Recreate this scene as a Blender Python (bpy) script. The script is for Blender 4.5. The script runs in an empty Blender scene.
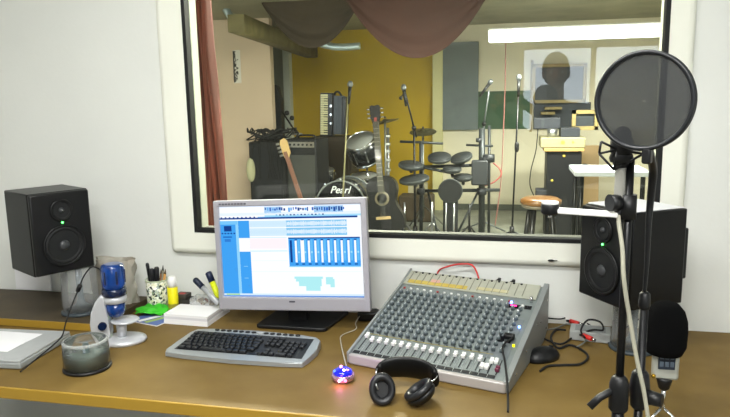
import bpy, bmesh, math, random
from mathutils import Vector, Matrix, Euler
random.seed(7)
PI = math.pi
sc = bpy.context.scene
C = sc.collection

# ------------------------------------------------------------------ camera geometry
FOC = 650.0
pit, rol, yaw = math.radians(9.5), math.radians(1.0), math.radians(12.5)
CAM = Vector((0, -2.172, 1.49))
FW = Vector((-math.sin(yaw) * math.cos(pit), math.cos(yaw) * math.cos(pit), -math.sin(pit)))
R0 = Vector((math.cos(yaw), math.sin(yaw), 0))
U0 = R0.cross(FW)
UP = math.cos(rol) * U0 + math.sin(rol) * R0
RT = FW.cross(UP)
def ray(x, y):
    return (FW * FOC + RT * (x - 365) + UP * (208.5 - y)).normalized()
def PY(x, y, Y):
    "point seen at (x, y) on the vertical plane at depth Y"
    d = ray(x, y); return CAM + d * ((Y - CAM.y) / d.y)
def PZ(x, y, Z):
    "point seen at (x, y) on the level at height Z"
    d = ray(x, y); return CAM + d * ((Z - CAM.z) / d.z)
cd = bpy.data.cameras.new('camera'); cam = bpy.data.objects.new('camera', cd); C.objects.link(cam)
cd.sensor_width = 36; cd.lens = 36 * FOC / 730; cd.clip_start = 0.005
m = Matrix((RT, UP, -FW)).transposed().to_4x4(); m.translation = CAM
cam.matrix_world = m; sc.camera = cam

# ------------------------------------------------------------------ materials
def lin(c):
    return tuple(((v / 12.92) if v <= .04045 else ((v + .055) / 1.055) ** 2.4) for v in c)
def hexc(h):
    h = h.lstrip('#'); return lin(tuple(int(h[i:i + 2], 16) / 255 for i in (0, 2, 4)))
MATS = {}
def mat(name, col, rough=.5, metal=0, var=0., scale=20, bump=0., bscale=200, emit=None, es=1, trans=0, alpha=1, col2=None, coat=0, ior=1.45, stretch=None, spec=.5):
    if name in MATS: return MATS[name]
    mt = bpy.data.materials.new(name); mt.use_nodes = True; nt = mt.node_tree
    b = nt.nodes['Principled BSDF']
    c = hexc(col)
    b.inputs['Base Color'].default_value = (*c, 1); b.inputs['Roughness'].default_value = rough; b.inputs['Metallic'].default_value = metal
    b.inputs['IOR'].default_value = ior; b.inputs['Specular IOR Level'].default_value = spec
    if coat: b.inputs['Coat Weight'].default_value = coat; b.inputs['Coat Roughness'].default_value = .15
    if trans: b.inputs['Transmission Weight'].default_value = trans
    if alpha < 1: b.inputs['Alpha'].default_value = alpha
    if emit: b.inputs['Emission Color'].default_value = (*hexc(emit), 1); b.inputs['Emission Strength'].default_value = es
    tc = nt.nodes.new('ShaderNodeTexCoord'); src = tc.outputs['Object']
    if stretch:
        mp = nt.nodes.new('ShaderNodeMapping'); mp.inputs['Scale'].default_value = stretch
        nt.links.new(src, mp.inputs['Vector']); src = mp.outputs['Vector']
    if var or col2:
        n = nt.nodes.new('ShaderNodeTexNoise'); n.inputs['Scale'].default_value = scale; n.inputs['Detail'].default_value = 5
        nt.links.new(src, n.inputs['Vector'])
        r = nt.nodes.new('ShaderNodeValToRGB')
        r.color_ramp.elements[0].position = .3; r.color_ramp.elements[1].position = .7
        c2 = hexc(col2) if col2 else tuple(v * (1 + var) for v in c)
        c1 = c if col2 else tuple(v * (1 - var) for v in c)
        r.color_ramp.elements[0].color = (*c1, 1); r.color_ramp.elements[1].color = (*c2, 1)
        nt.links.new(n.outputs['Fac'], r.inputs['Fac']); nt.links.new(r.outputs['Color'], b.inputs['Base Color'])
    if bump:
        n = nt.nodes.new('ShaderNodeTexNoise'); n.inputs['Scale'].default_value = bscale; n.inputs['Detail'].default_value = 4
        nt.links.new(src, n.inputs['Vector'])
        bp = nt.nodes.new('ShaderNodeBump'); bp.inputs['Strength'].default_value = bump; bp.inputs['Distance'].default_value = .01
        nt.links.new(n.outputs['Fac'], bp.inputs['Height']); nt.links.new(bp.outputs['Normal'], b.inputs['Normal'])
    MATS[name] = mt
    return mt
def glassy(name, tint='#ffffff', refl=1.0, rough=0.0, haze=0., hazecol='#dddddd'):
    "thin clear sheet: fresnel mix of straight transmission and mirror reflection, with an optional milky share"
    mt = bpy.data.materials.new(name); mt.use_nodes = True; nt = mt.node_tree; nt.nodes.clear()
    o = nt.nodes.new('ShaderNodeOutputMaterial'); t = nt.nodes.new('ShaderNodeBsdfTransparent'); g = nt.nodes.new('ShaderNodeBsdfGlossy')
    t.inputs['Color'].default_value = (*hexc(tint), 1); g.inputs['Roughness'].default_value = rough
    f = nt.nodes.new('ShaderNodeFresnel'); f.inputs['IOR'].default_value = 1.5
    mx = nt.nodes.new('ShaderNodeMixShader'); nt.links.new(f.outputs[0], mx.inputs[0]); nt.links.new(t.outputs[0], mx.inputs[1]); nt.links.new(g.outputs[0], mx.inputs[2])
    last = mx
    if haze:
        d = nt.nodes.new('ShaderNodeBsdfDiffuse'); d.inputs['Color'].default_value = (*hexc(hazecol), 1)
        m2 = nt.nodes.new('ShaderNodeMixShader'); m2.inputs[0].default_value = haze
        nt.links.new(mx.outputs[0], m2.inputs[1]); nt.links.new(d.outputs[0], m2.inputs[2]); last = m2
    nt.links.new(last.outputs[0], o.inputs['Surface'])
    MATS[name] = mt; return mt

WALL = mat('white_plaster', '#e3e5e0', .75, var=.02, scale=3, bump=.05, bscale=60)
TRIM = mat('cream_plaster', '#eff0e4', .6, var=.015, scale=5, bump=.03, bscale=80)
BLACK = mat('black_plastic', '#0d0e10', .45)
SATIN = mat('satin_black', '#0f1011', .35, var=.1, scale=30)
VINYL = mat('black_vinyl', '#0b0b0c', .35, bump=.05, bscale=400, spec=.35)
RUBBER = mat('black_rubber', '#101112', .7)
FOAM = mat('black_foam', '#0c0c0d', .98, bump=.8, bscale=900, spec=.1)
SILVER = mat('silver_plastic', '#b9bcbd', .38, metal=.25, var=.03, scale=40)
CHROME = mat('chrome', '#d8dadc', .15, metal=1)
STEEL = mat('brushed_steel', '#a9abab', .3, metal=.9)
WHITE = mat('white_plastic', '#ecebe8', .4)
PAPER = mat('white_paper', '#efeff1', .8)
CLEAR = glassy('clear_plastic', '#fbfcfc', haze=.16, rough=.05, hazecol='#f2f4f4')

# ------------------------------------------------------------------ mesh building
class M:
    def __init__(s): s.bm = bmesh.new(); s.mats = []; s.cur = 0
    def use(s, mt):
        if mt not in s.mats: s.mats.append(mt)
        s.cur = s.mats.index(mt); return s
    def _f(s, vs, sm=False):
        try: f = s.bm.faces.new(vs)
        except ValueError: return None
        f.material_index = s.cur; f.smooth = sm; return f
    def quad(s, a, b, c, d, sm=False):
        return s._f([s.bm.verts.new(p) for p in (a, b, c, d)], sm)
    def box(s, c, size, rot=None, bev=0, seg=2, taper=1):
        c = Vector(c); h = Vector(size) / 2
        R = rot.to_matrix() if isinstance(rot, Euler) else (rot if rot is not None else Matrix.Identity(3))
        vs = []
        for z in (-1, 1):
            k = taper if z > 0 else 1
            for x, y in ((-1, -1), (1, -1), (1, 1), (-1, 1)):
                vs.append(s.bm.verts.new(c + R @ Vector((x * h.x * k, y * h.y * k, z * h.z))))
        fs = [s._f([vs[i] for i in q]) for q in ((3, 2, 1, 0), (4, 5, 6, 7), (0, 1, 5, 4), (1, 2, 6, 5), (2, 3, 7, 6), (3, 0, 4, 7))]
        if bev: s.bevel(fs, bev, seg)
        return s
    def bevel(s, fs, w, seg=2):
        es = list({e for f in fs if f for e in f.edges})
        r = bmesh.ops.bevel(s.bm, geom=es, offset=w, segments=seg, profile=.5, affect='EDGES', clamp_overlap=True, material=-1)
        for f in r['faces']: f.smooth = True; f.material_index = s.cur
    def ring(s, c, ax, up, r, n, ry=None):
        ry = r if ry is None else ry
        sd = ax.cross(up).normalized()
        return [s.bm.verts.new(c + sd * (r * math.cos(2 * PI * i / n)) + up * (ry * math.sin(2 * PI * i / n))) for i in range(n)]
    def skin(s, rings, sm=True, caps=True):
        n = len(rings[0])
        for a, b in zip(rings, rings[1:]):
            for i in range(n): s._f([a[i], a[(i + 1) % n], b[(i + 1) % n], b[i]], sm)
        if caps: s._f(rings[0][::-1]); s._f(rings[-1])
        return s
    def cyl(s, a, b, r, r2=None, n=16, caps=True):
        a, b = Vector(a), Vector(b); ax = (b - a).normalized(); up = ax.orthogonal().normalized()
        r2 = r if r2 is None else r2
        return s.skin([s.ring(a, ax, up, r, n), s.ring(b, ax, up, r2, n)], True, caps)
    def tube(s, pts, r, n=8, radii=None):
        pts = [Vector(p) for p in pts]; up = None; rings = []
        for i, p in enumerate(pts):
            t = (pts[min(i + 1, len(pts) - 1)] - pts[max(i - 1, 0)]).normalized()
            if up is None: up = t.orthogonal().normalized()
            up = (up - t * up.dot(t)).normalized()
            rings.append(s.ring(p, t, up, radii[i] if radii else r, n))
        return s.skin(rings)
    def lathe(s, prof, c=(0, 0, 0), axis='Z', n=32, sx=1, sy=1, caps=True, R=None):
        c = Vector(c); rings = []
        for r, z in prof:
            ring = []
            for i in range(n):
                a = 2 * PI * i / n; p = Vector((r * sx * math.cos(a), r * sy * math.sin(a), z))
                if axis == 'Y': p = Vector((p.x, -p.z, p.y))      # profile runs towards -Y
                if R is not None: p = R @ p
                ring.append(s.bm.verts.new(c + p))
            rings.append(ring)
        return s.skin(rings, True, caps)
    def prism(s, poly, vec, bev=0, seg=2):
        vec = Vector(vec); a = [s.bm.verts.new(p) for p in poly]; b = [s.bm.verts.new(Vector(p) + vec) for p in poly]
        n = len(a); fs = [s._f(a[::-1]), s._f(b)] + [s._f([a[i], a[(i + 1) % n], b[(i + 1) % n], b[i]]) for i in range(n)]
        if bev: s.bevel(fs, bev, seg)
        return s
    def sphere(s, c, r, n=16, sx=1, sy=1, sz=1):
        k = n // 2
        return s.lathe([(max(1e-4, r * math.sin(PI * i / k)), -r * sz * math.cos(PI * i / k)) for i in range(k + 1)], c, n=n, sx=sx, sy=sy)
    def sheet(s, rows, sm=True):
        vr = [[s.bm.verts.new(p) for p in r] for r in rows]
        for a, b in zip(vr, vr[1:]):
            for i in range(len(a) - 1): s._f([a[i], a[i + 1], b[i + 1], b[i]], sm)
        return s
def spline(pts, n=8):
    pts = [Vector(p) for p in pts]; P = [pts[0]] + pts + [pts[-1]]; out = []
    for i in range(1, len(P) - 2):
        for k in range(n):
            t = k / n; a, b, c, d = P[i - 1], P[i], P[i + 1], P[i + 2]
            out.append(.5 * ((2 * b) + (c - a) * t + (2 * a - 5 * b + 4 * c - d) * t * t + (3 * b - a - 3 * c + d) * t ** 3))
    out.append(pts[-1]); return out
def obj(name, mb, parent=None, mt=None):
    bm = mb.bm; me = bpy.data.meshes.new(name)
    bmesh.ops.recalc_face_normals(bm, faces=bm.faces[:])
    off = Vector((0, 0, 0))
    if parent is None and bm.verts:
        xs = [v.co for v in bm.verts]
        off = Vector(((min(v.x for v in xs) + max(v.x for v in xs)) / 2, (min(v.y for v in xs) + max(v.y for v in xs)) / 2, min(v.z for v in xs)))
        for v in bm.verts: v.co -= off
    bm.to_mesh(me); bm.free()
    for k in (mb.mats or [mt]): me.materials.append(k)
    o = bpy.data.objects.new(name, me); C.objects.link(o); o.location = off
    if parent is not None: o.parent = parent
    return o
def tag(o, label=None, cat=None, group=None, kind=None):
    if label: o['label'] = label
    if cat: o['category'] = cat
    if group: o['group'] = group
    if kind: o['kind'] = kind
    return o
def thing(name, label, cat, loc=(0, 0, 0), rz=0, group=None):
    o = bpy.data.objects.new(name, None); C.objects.link(o); o.empty_display_size = .05
    o.location = loc; o.rotation_euler = (0, 0, rz) if not isinstance(rz, tuple) else rz
    return tag(o, label, cat, group)
def struct(name, mb):
    return tag(obj(name, mb), kind='structure')
def copy_tree(o, parent=None):
    c = o.copy(); C.objects.link(c); c.parent = parent
    for ch in list(o.children): copy_tree(ch, c)
    return c
def put(o, loc, rz=None, label=None):
    o.location = loc
    if rz is not None: o.rotation_euler = (0, 0, rz)
    if label: o['label'] = label
    return o

# ================================================================== CONTROL ROOM SHELL
XL, XR, YB, ZC = -3.0, 2.3, -3.6, 2.55
TW = .07                                            # thickness of the studio wall round the window
WX0, WX1, WZ0, WZ1 = -1.115, .463, 1.022, 2.05
mb = M().use(WALL)
for (x0, x1, z0, z1) in ((XL, WX0, 0, ZC), (WX1, XR, 0, ZC), (WX0, WX1, 0, WZ0), (WX0, WX1, WZ1, ZC)):
    mb.box(((x0 + x1) / 2, TW / 2, (z0 + z1) / 2), (x1 - x0, TW, z1 - z0))
struct('wall_front', mb)
BACKW = mat('taupe_paint', '#77746a', .8, var=.04, scale=3)
struct('wall_left', M().use(WALL).box((XL - .05, YB / 2, ZC / 2), (.1, -YB, ZC)))
struct('wall_right', M().use(WALL).box((XR + .05, YB / 2, ZC / 2), (.1, -YB, ZC)))
struct('ceiling', M().use(mat('ceiling_white', '#e4e3de', .8)).box(((XL + XR) / 2, YB / 2, ZC + .05), (XR - XL, -YB, .1)))
struct('floor', M().use(mat('grey_lino', '#7d786c', .5, var=.1, scale=8)).box(((XL + XR) / 2, YB / 2, -.05), (XR - XL, -YB, .1)))
# back wall with the daylight window that mirrors in the studio glass
BX0, BX1, BZ0, BZ1 = .08, 1.30, 1.16, 1.93
mb = M().use(BACKW)
for (x0, x1, z0, z1) in ((XL, BX0, 0, ZC), (BX1, XR, 0, ZC), (BX0, BX1, 0, BZ0), (BX0, BX1, BZ1, ZC)):
    mb.box(((x0 + x1) / 2, YB - .1, (z0 + z1) / 2), (x1 - x0, .2, z1 - z0))
struct('wall_back', mb)
w2 = tag(thing('window_2', None, None, ((BX0 + BX1) / 2, YB - .12, BZ0)), kind='structure')
hw, hh = (BX1 - BX0) / 2, BZ1 - BZ0
mb = M().use(mat('pine_frame', '#c9b27c', .5, var=.1, scale=12))
for x in (-hw + .02, hw - .02, 0): mb.box((x, 0, hh / 2), (.04, .05, hh))
for z in (.02, hh - .02): mb.box((0, 0, z), (2 * hw, .05, .04))
tag(obj('window_frame', mb, w2), kind='structure')

# window 1: plaster surround, black gasket, glass
w1 = tag(thing('window_1', None, None, ((WX0 + WX1) / 2, 0, WZ0)), kind='structure')
cx, hx, hz = (WX0 + WX1) / 2, (WX1 - WX0) / 2, WZ1 - WZ0
def surround(dl, dr, db, dt, y0, y1, bev, name, mt, inset=0.):
    mb = M().use(mt); L, Rr, Bt, Tp = -hx, hx, 0, hz
    a = [(L - dl, Bt - db), (Rr + dr, Bt - db), (Rr + dr, Tp + dt), (L - dl, Tp + dt)]
    b = [(L + inset, Bt + inset), (Rr - inset, Bt + inset), (Rr - inset, Tp - inset), (L + inset, Tp - inset)]
    va = [[mb.bm.verts.new((p[0], y, p[1])) for p in a] for y in (y0, y1)]; vb = [[mb.bm.verts.new((p[0], y, p[1])) for p in b] for y in (y0, y1)]
    for i in range(4):
        j = (i + 1) % 4
        mb._f([va[0][i], va[0][j], vb[0][j], vb[0][i]]); mb._f([va[1][i], vb[1][i], vb[1][j], va[1][j]])
        mb._f([va[0][i], va[1][i], va[1][j], va[0][j]]); mb._f([vb[0][i], vb[0][j], vb[1][j], vb[1][i]])
    if bev:
        es = [e for e in mb.bm.edges if all(v in va[0] for v in e.verts) or (bev > .01 and all(v in va[0] or v in va[1] for v in e.verts) and abs(e.verts[0].co.y - e.verts[1].co.y) > .001)]
        r = bmesh.ops.bevel(mb.bm, geom=es, offset=bev, segments=5, profile=.5, affect='EDGES')
        for f in r['faces']: f.smooth = True
    return tag(obj(name, mb, w1), kind='structure')
surround(.105, .075, .082, .1, -.028, 0, .022, 'window_frame', TRIM)
surround(-.0, -.0, -.0, -.0, -.030, .004, 0, 'gasket', RUBBER, inset=.013)
PANE = glassy('window_glass', '#f3f7f3', haze=.004, hazecol='#ccd4cc')
tag(obj('pane', M().use(PANE).box((0, .012, hz / 2), (2 * hx, .006, hz)), w1), kind='structure')
mb = M().use(mat('sill_grey', '#5c5e58', .7))
mb.box((0, .045, .004), (2 * hx, .048, .006)); tag(obj('window_sill', mb, w1), kind='structure')
mb = M().use(mat('reveal_white', '#d5d8cc', .6))
mb.box((-hx + .004, .045, hz / 2), (.006, .048, hz)); mb.box((hx - .004, .045, hz / 2), (.006, .048, hz)); tag(obj('reveal', mb, w1), kind='structure')

# ================================================================== DRUM ROOM SHELL
FX0, FX1, FY0, FY1, FZ = -4.3, 2.7, TW, 6.6, 2.42
STW = mat('studio_white', '#ddd6bd', .8, var=.05, scale=2, bump=.05, bscale=30)
YEL = mat('ochre_paint', '#c6a61a', .75, col2='#b89914', scale=1.6, bump=.08, bscale=25)
BEIGE = mat('beige_plaster', '#cdb9a0', .8, var=.03, scale=3)
struct('floor_studio', M().use(mat('studio_floor', '#84867a', .55, var=.18, scale=5)).box(((FX0 + FX1) / 2, (FY0 + FY1) / 2, -.05), (FX1 - FX0, FY1 - FY0, .1)))
struct('ceiling_studio', M().use(mat('studio_ceiling', '#8f8b74', .85, var=.15, scale=3)).box(((FX0 + FX1) / 2, (FY0 + FY1) / 2, FZ + .05), (FX1 - FX0, FY1 - FY0, .1)))
def fx(x, Y=6.6, y=100): return PY(x, y, Y).x
xa, xb = fx(290), fx(436)
struct('wall_far', M().use(STW).box(((xb + FX1) / 2, FY1 + .05, FZ / 2), (FX1 - xb, .1, FZ)))
struct('wall_far_ochre', M().use(YEL).box(((xa + xb) / 2, FY1 + .05, FZ / 2), (xb - xa, .1, FZ)))
struct('wall_far_grey', M().use(mat('grey_recess', '#8d9084', .8)).box(((FX0 + xa) / 2, FY1 + .05, FZ / 2), (xa - FX0, .1, FZ)))
struct('wall_studio_left', M().use(BEIGE).box((FX0 - .05, FY1 / 2, FZ / 2), (.1, FY1, FZ)))
struct('wall_studio_right', M().use(STW).box((FX1 + .05, FY1 / 2, FZ / 2), (.1, FY1, FZ)))
struct('trim_1', M().use(mat('pillar_white', '#c6ccc2', .7)).box((fx(290) + .0, FY1 - .06, FZ / 2), (.09, .12, FZ)))
struct('trim_2', M().use(mat('pillar_cream', '#d5cf9a', .7)).box((fx(437.5, 6.5), FY1 - .05, FZ / 2), (.13, .1, FZ)))
px1 = PY(272, 100, 5.0).x
struct('wall_partition', M().use(BEIGE).box(((FX0 + px1) / 2, 5.05, FZ / 2), (px1 - FX0, .1, FZ)))
mb = M().use(mat('skirt_grey', '#5e6157', .7)); mb.box(((xb + FX1) / 2 + .1, FY1 - .012, .04), (FX1 - xb - .2, .024, .08)); struct('baseboard_far', mb)
# dark timber beam running in under the ceiling
mb = M().use(mat('dark_timber', '#6b6340', .8, var=.3, scale=6))
a, b = PY(262, 33, 4.3), PY(312, 52, 6.5)
mb.tube([a - (b - a) * .35, a, b], .11, 4); tag(obj('trim_3', mb), kind='structure')

# ================================================================== LAMPS
def tube_lamp(name, label, loc, L, mats_tube, rz=0, group=None):
    t = thing(name, label, 'light', loc, rz, group)
    mb = M().use(WHITE); mb.box((0, 0, -.02), (L, .12, .04), bev=.006); obj('housing', mb, t)
    for k, dy in enumerate((-.03, .03)):
        obj('tube', M().use(mats_tube).cyl((-L / 2 + .04, dy, -.06), (L / 2 - .04, dy, -.06), .014, n=12), t)
    for sx in (-1, 1): obj('end_cap', M().use(WHITE).box((sx * (L / 2 - .02), 0, -.055), (.03, .1, .04), bev=.004), t)
    return t
TUBE = mat('tube_glow', '#ffffff', .4, emit='#fbfff6', es=9)
TUBE2 = mat('tube_glow_cool', '#ffffff', .4, emit='#ffffff', es=14)
def area(name, loc, sx, sy, power, col=(1, 1, 1), rot=(0, 0, 0)):
    l = bpy.data.lights.new(name, 'AREA'); l.shape = 'RECTANGLE'; l.size = sx; l.size_y = sy; l.energy = power; l.color = col
    o = bpy.data.objects.new(name, l); C.objects.link(o); o.location = loc; o.rotation_euler = rot; return o
tube_lamp('ceiling_light', 'white twin tube ceiling light over the mixing desk', (-.55, -1.45, ZC), 1.5, TUBE)
area('lamp_desk', (-.55, -1.45, ZC - .085), 1.4, .1, 24, (1, 1, .98))
tube_lamp('ceiling_light', 'white twin tube ceiling light near the rear window', (.1, -2.75, ZC), 1.5, TUBE)
area('lamp_rear', (.1, -2.75, ZC - .085), 1.4, .1, 44, (1, 1, .98))
tlp = PY(580, 31, 4.1)
tl = tube_lamp('studio_ceiling_light', 'glowing twin tube ceiling light at the white end of the studio', (tlp.x, 4.1, tlp.z + .05), 1.62, TUBE2)
obj('diffuser', M().use(mat('diffuser_glow', '#ffffff', .4, emit='#ffffff', es=5)).box((0, 0, -.07), (1.6, .14, .1), bev=.01), tl)
area('lamp_studio', (tlp.x, 4.1, tlp.z - .08), 1.6, .1, 120, (1, .97, .9))
tube_lamp('studio_ceiling_light', 'ceiling light added to warm the drum kit, unseen over the window head', (-1.0, 1.3, FZ), 1.3, TUBE2)  # fixture and warm light added out of view to brighten the drum room
area('studio_fill', (-1.0, 1.3, FZ - .085), 1.2, .1, 175, (1, .93, .8))
# daylight through the rear window
W = bpy.data.worlds.new('sky'); sc.world = W; W.use_nodes = True
bg = W.node_tree.nodes['Background']; bg.inputs['Color'].default_value = (.82, .9, 1, 1); bg.inputs['Strength'].default_value = 4.5
po = area('window_portal', ((BX0 + BX1) / 2, YB - .2, (BZ0 + BZ1) / 2), BX1 - BX0, BZ1 - BZ0, 1, rot=(-PI / 2, 0, 0))
po.data.cycles.is_portal = True
# portal must face into the room (+Y)
po.rotation_euler = (PI / 2, 0, 0)

# ================================================================== DESK
DZ = .74
DESK = mat('kraft_laminate', '#6c5629', .55, col2='#786234', scale=9, bump=.03, bscale=150, spec=.25)
desk = thing('desk', 'long brown laminate desk with yellow edge beneath the studio window', 'desk', (-.5, -.382, 0))
mb = M().use(DESK).box((0, 0, DZ - .014), (3.3, .76, .028)); obj('desktop', mb, desk)
mb = M().use(mat('yellow_edge', '#a07f2c', .45)).box((0, -.384, DZ - .016), (3.3, .008, .032), bev=.002); obj('edge_band', mb, desk)
for x in (-1.55, 0, 1.55): obj('leg', M().use(mat('desk_leg', '#8a8a88', .5, metal=.4)).box((x, 0, (DZ - .028) / 2), (.05, .6, DZ - .028), bev=.004), desk)

BR = PZ(90, 330, DZ + .025)
by0 = PZ(60, 329, DZ).y
mb = M().use(mat('board_top', '#4a3f2b', .6, col2='#3f3525', scale=12)).box(((-2.1 + BR.x) / 2, (by0 - .02) / 2, DZ + .0135), (BR.x + 2.1, -by0 - .02, .023))
mb.use(mat('yellow_edge', '#a07f2c')).box(((-2.1 + BR.x) / 2, by0 - .002, DZ + .0135), (BR.x + 2.1, .004, .024))
tag(obj('wooden_board', mb), 'thick board with yellow front edge, lying under the loudspeaker stand beside the microscope', 'board')
BT = DZ + .026

# ================================================================== LOUDSPEAKERS
CONE = mat('speaker_cone', '#141617', .55)
def speaker(label, loc, rz, group='studio loudspeakers'):
    t = thing('loudspeaker', label, 'loudspeaker', loc, rz, group)
    w, h, d = .2, .275, .19
    mb = M().use(VINYL).box((0, d / 2, h / 2), (w, d, h), bev=.004); obj('cabinet', mb, t)
    # front baffle, raised and slightly bevelled, faces -Y
    mb = M().use(SATIN).box((0, -.006, h / 2), (w - .004, .016, h - .004), bev=.006); obj('baffle', mb, t)
    for nm, z, r in (('tweeter', .213, .035), ('woofer', .094, .068)):
        mb = M().use(SATIN).lathe([(r, .014), (r + .003, .018), (r - .001, .020), (r - .006, .017)], (0, 0, z), 'Y', 48, caps=False)
        mb.use(RUBBER).lathe([(r - .006, .017), (r * .83, .021), (r * .74, .015)], (0, 0, z), 'Y', 48, caps=False)
        mb.use(CONE).lathe([(r * .76, .0155), (r * .45, .0145), (r * .25, .0143)], (0, 0, z), 'Y', 48, caps=True)
        f = obj(nm, mb, t)
        obj('dust_cap', M().use(mat('dust_cap', '#3a3c3e', .4)).lathe([(r * .27, .0143), (r * .22, .019), (r * .12, .022), (.001, .0232)], (0, 0, z), 'Y', 32), f)
    obj('power_led', M().use(mat('led_green', '#30ff50', .3, emit='#50ff60', es=6)).lathe([(.003, .014), (.003, .017), (.001, .018)], (0, 0, .1715), 'Y', 12), t)
    mb = M().use(BLACK).box((0, d + .012, .14), (w - .03, .03, .15), bev=.005); obj('heat_sink', mb, t)
    return t
def spindle_stand(label, loc, h, col_r=.011):
    t = thing('clear_stand', label, 'stand', loc, 0, 'clear cylinder stands under the loudspeakers')
    obj('base', M().use(mat('grey_base', '#3b4449', .4)).lathe([(.066, 0), (.068, .004), (.066, .009), (.058, .012)], n=48), t)
    obj('column', M().use(mat('grey_column', '#68777d', .4)).lathe([(.05, .0122), (.03, .02), (.014, .035), (col_r, .06), (col_r, h - .004)], n=32), t)
    obj('cover', M().use(CLEAR).lathe([(.061, .0122), (.0605, .06), (.059, h - .008), (.056, h), (.001, h + .0005)], n=48), t)
    return t
pl = PZ(71, 317, BT)
HL = .165
spindle_stand('clear plastic cylinder with grey column under the loudspeaker at the desk corner', (pl.x, pl.y + .06, BT), HL)
to_cam = lambda p: math.atan2(CAM.x - p[0], -(CAM.y - p[1]))
lsp = PY(60, 270, -.31)
lsx = PY(62.5, 243, -.30).x
sL = speaker('black loudspeaker with green light facing the room at the desk corner by the microscope', (lsx, -.30, BT + HL + .001), to_cam((-1.5, -.3)) + math.radians(22))
HR = .158
spindle_stand('clear plastic cylinder carrying the loudspeaker behind the microphone stands', (.375, -.19, DZ), HR)
rzR = math.radians(-57)
nR = Vector((-math.sin(math.radians(57)), -math.cos(math.radians(57)), 0))
fm = Vector((.281, -.246, 0))
sR = speaker('black loudspeaker turned sideways behind the round pop filter with an added glare sheet on top', (fm.x, fm.y, DZ + HR + .001), rzR)
ctr = fm - nR * .095
mb = M().use(PAPER).box((ctr.x, ctr.y, DZ + HR + .2785), (.188, .175, .002), rot=Euler((0, 0, rzR)).to_matrix())  # white sheet added in place of the glare on the glossy black top
tag(obj('pale_sheet', mb), 'white sheet added as the bright glare on the sideways loudspeaker top', 'paper')
# cable behind right speaker
q = ctr - nR * .14
mb = M().use(RUBBER).tube(spline([q + Vector((0, 0, 1.05)), q + Vector((.04, .03, 1.04)), q + Vector((.045, .04, .98)), q + Vector((.0, .07, .9)), Vector((q.x - .04, -.03, .8)), Vector((q.x - .1, -.03, DZ + .004))]), .0025)
tag(obj('speaker_cable', mb), 'thin black cable curling out of the back of the sideways loudspeaker', 'cable')

# white sheet and bag behind the corner speaker
a = PY(38, 275, -.02)
mb = M().use(PAPER).box((a.x - .03, -.012, BT + .075), (.16, .006, .15), rot=Euler((-.03, 0, 0)).to_matrix())
tag(obj('white_card', mb), 'white card leaning on the wall behind the clear cylinder on the board', 'paper')
t = thing('plastic_bag', 'crumpled translucent plastic bag standing behind the microscope', 'bag', (-1.405, -.1, BT))
rows = []
for k in range(13):
    z = .165 * k / 12; row = []
    for i in range(29):
        a_ = 2 * PI * i / 28; r = .075 + .008 * math.sin(5 * a_ + z * 40) + .006 * math.sin(9 * a_ - z * 70)
        row.append((r * math.cos(a_), .45 * r * math.sin(a_), z + .004 * math.sin(3 * a_) * (k / 12)))
    rows.append(row)
obj('bag_wall', M().use(glassy('milky_film', '#dfdcd2', haze=.55, rough=.2, hazecol='#c9c4b8')).sheet(rows), t)
mb = M().use(mat('tan_card', '#a58a62', .7)).box((-.01, 0, .072), (.1, .03, .14), bev=.004); obj('carton', mb, t)

# laptop at the border
t = thing('laptop_computer', 'closed silver laptop computer with a pale sheet on its lid beside the disc spindle', 'laptop', tuple(PZ(71, 333, DZ + .02).xy) + (DZ,), math.radians(0))
mb = M().use(mat('laptop_grey', '#8e9290', .45)).box((-.17, -.125, .011), (.34, .25, .02), bev=.005); obj('chassis', mb, t)
mb = M().use(SILVER).box((-.17, -.125, .0245), (.335, .245, .006), bev=.002); obj('lid', mb, t)
t.rotation_euler = (0, 0, math.radians(4))
p = t.location
mb = M().use(PAPER).box((p.x - .17, p.y - .12, DZ + .0287), (.2, .15, .001)); tag(obj('pale_sheet', mb), 'pale paper sheet lying on the closed laptop lid', 'paper')

# ================================================================== CD SPINDLE BOX
cdp = (PZ(62, 371, DZ) + PZ(112, 371, DZ)) / 2
t = thing('disc_spindle', 'clear cake box half full of blank discs at the front of the desk', 'disc spindle', (cdp.x - .012, cdp.y + .02, DZ))
obj('base', M().use(BLACK).lathe([(.064, 0), (.0665, .003), (.0665, .007), (.062, .01)], n=48), t)
discs = M()
D1, D2 = mat('disc_silver', '#7c8c82', .2, metal=.5), mat('disc_green', '#5f7a6c', .2, metal=.4)
for k in range(18):
    discs.use(D1 if k % 3 else D2); z = .0105 + k * .0021
    discs.lathe([(.0595, z), (.06, z + .0009), (.0595, z + .0018), (.02, z + .0018)], n=48)
tag(obj('discs', discs, t), kind='stuff')
obj('spindle_post', M().use(mat('post_teal', '#5f7f80', .4)).lathe([(.0095, .048), (.0085, .074), (.006, .078)], n=20), t)
CLEAR2 = glassy('clear_cover', '#fbfcfc', haze=.05, rough=.06, hazecol='#f4f6f6')
obj('cover', M().use(CLEAR2).lathe([(.0635, .0102), (.0632, .05), (.0615, .082), (.058, .0865), (.02, .0872), (.018, .085), (.001, .085)], n=48), t)

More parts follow.
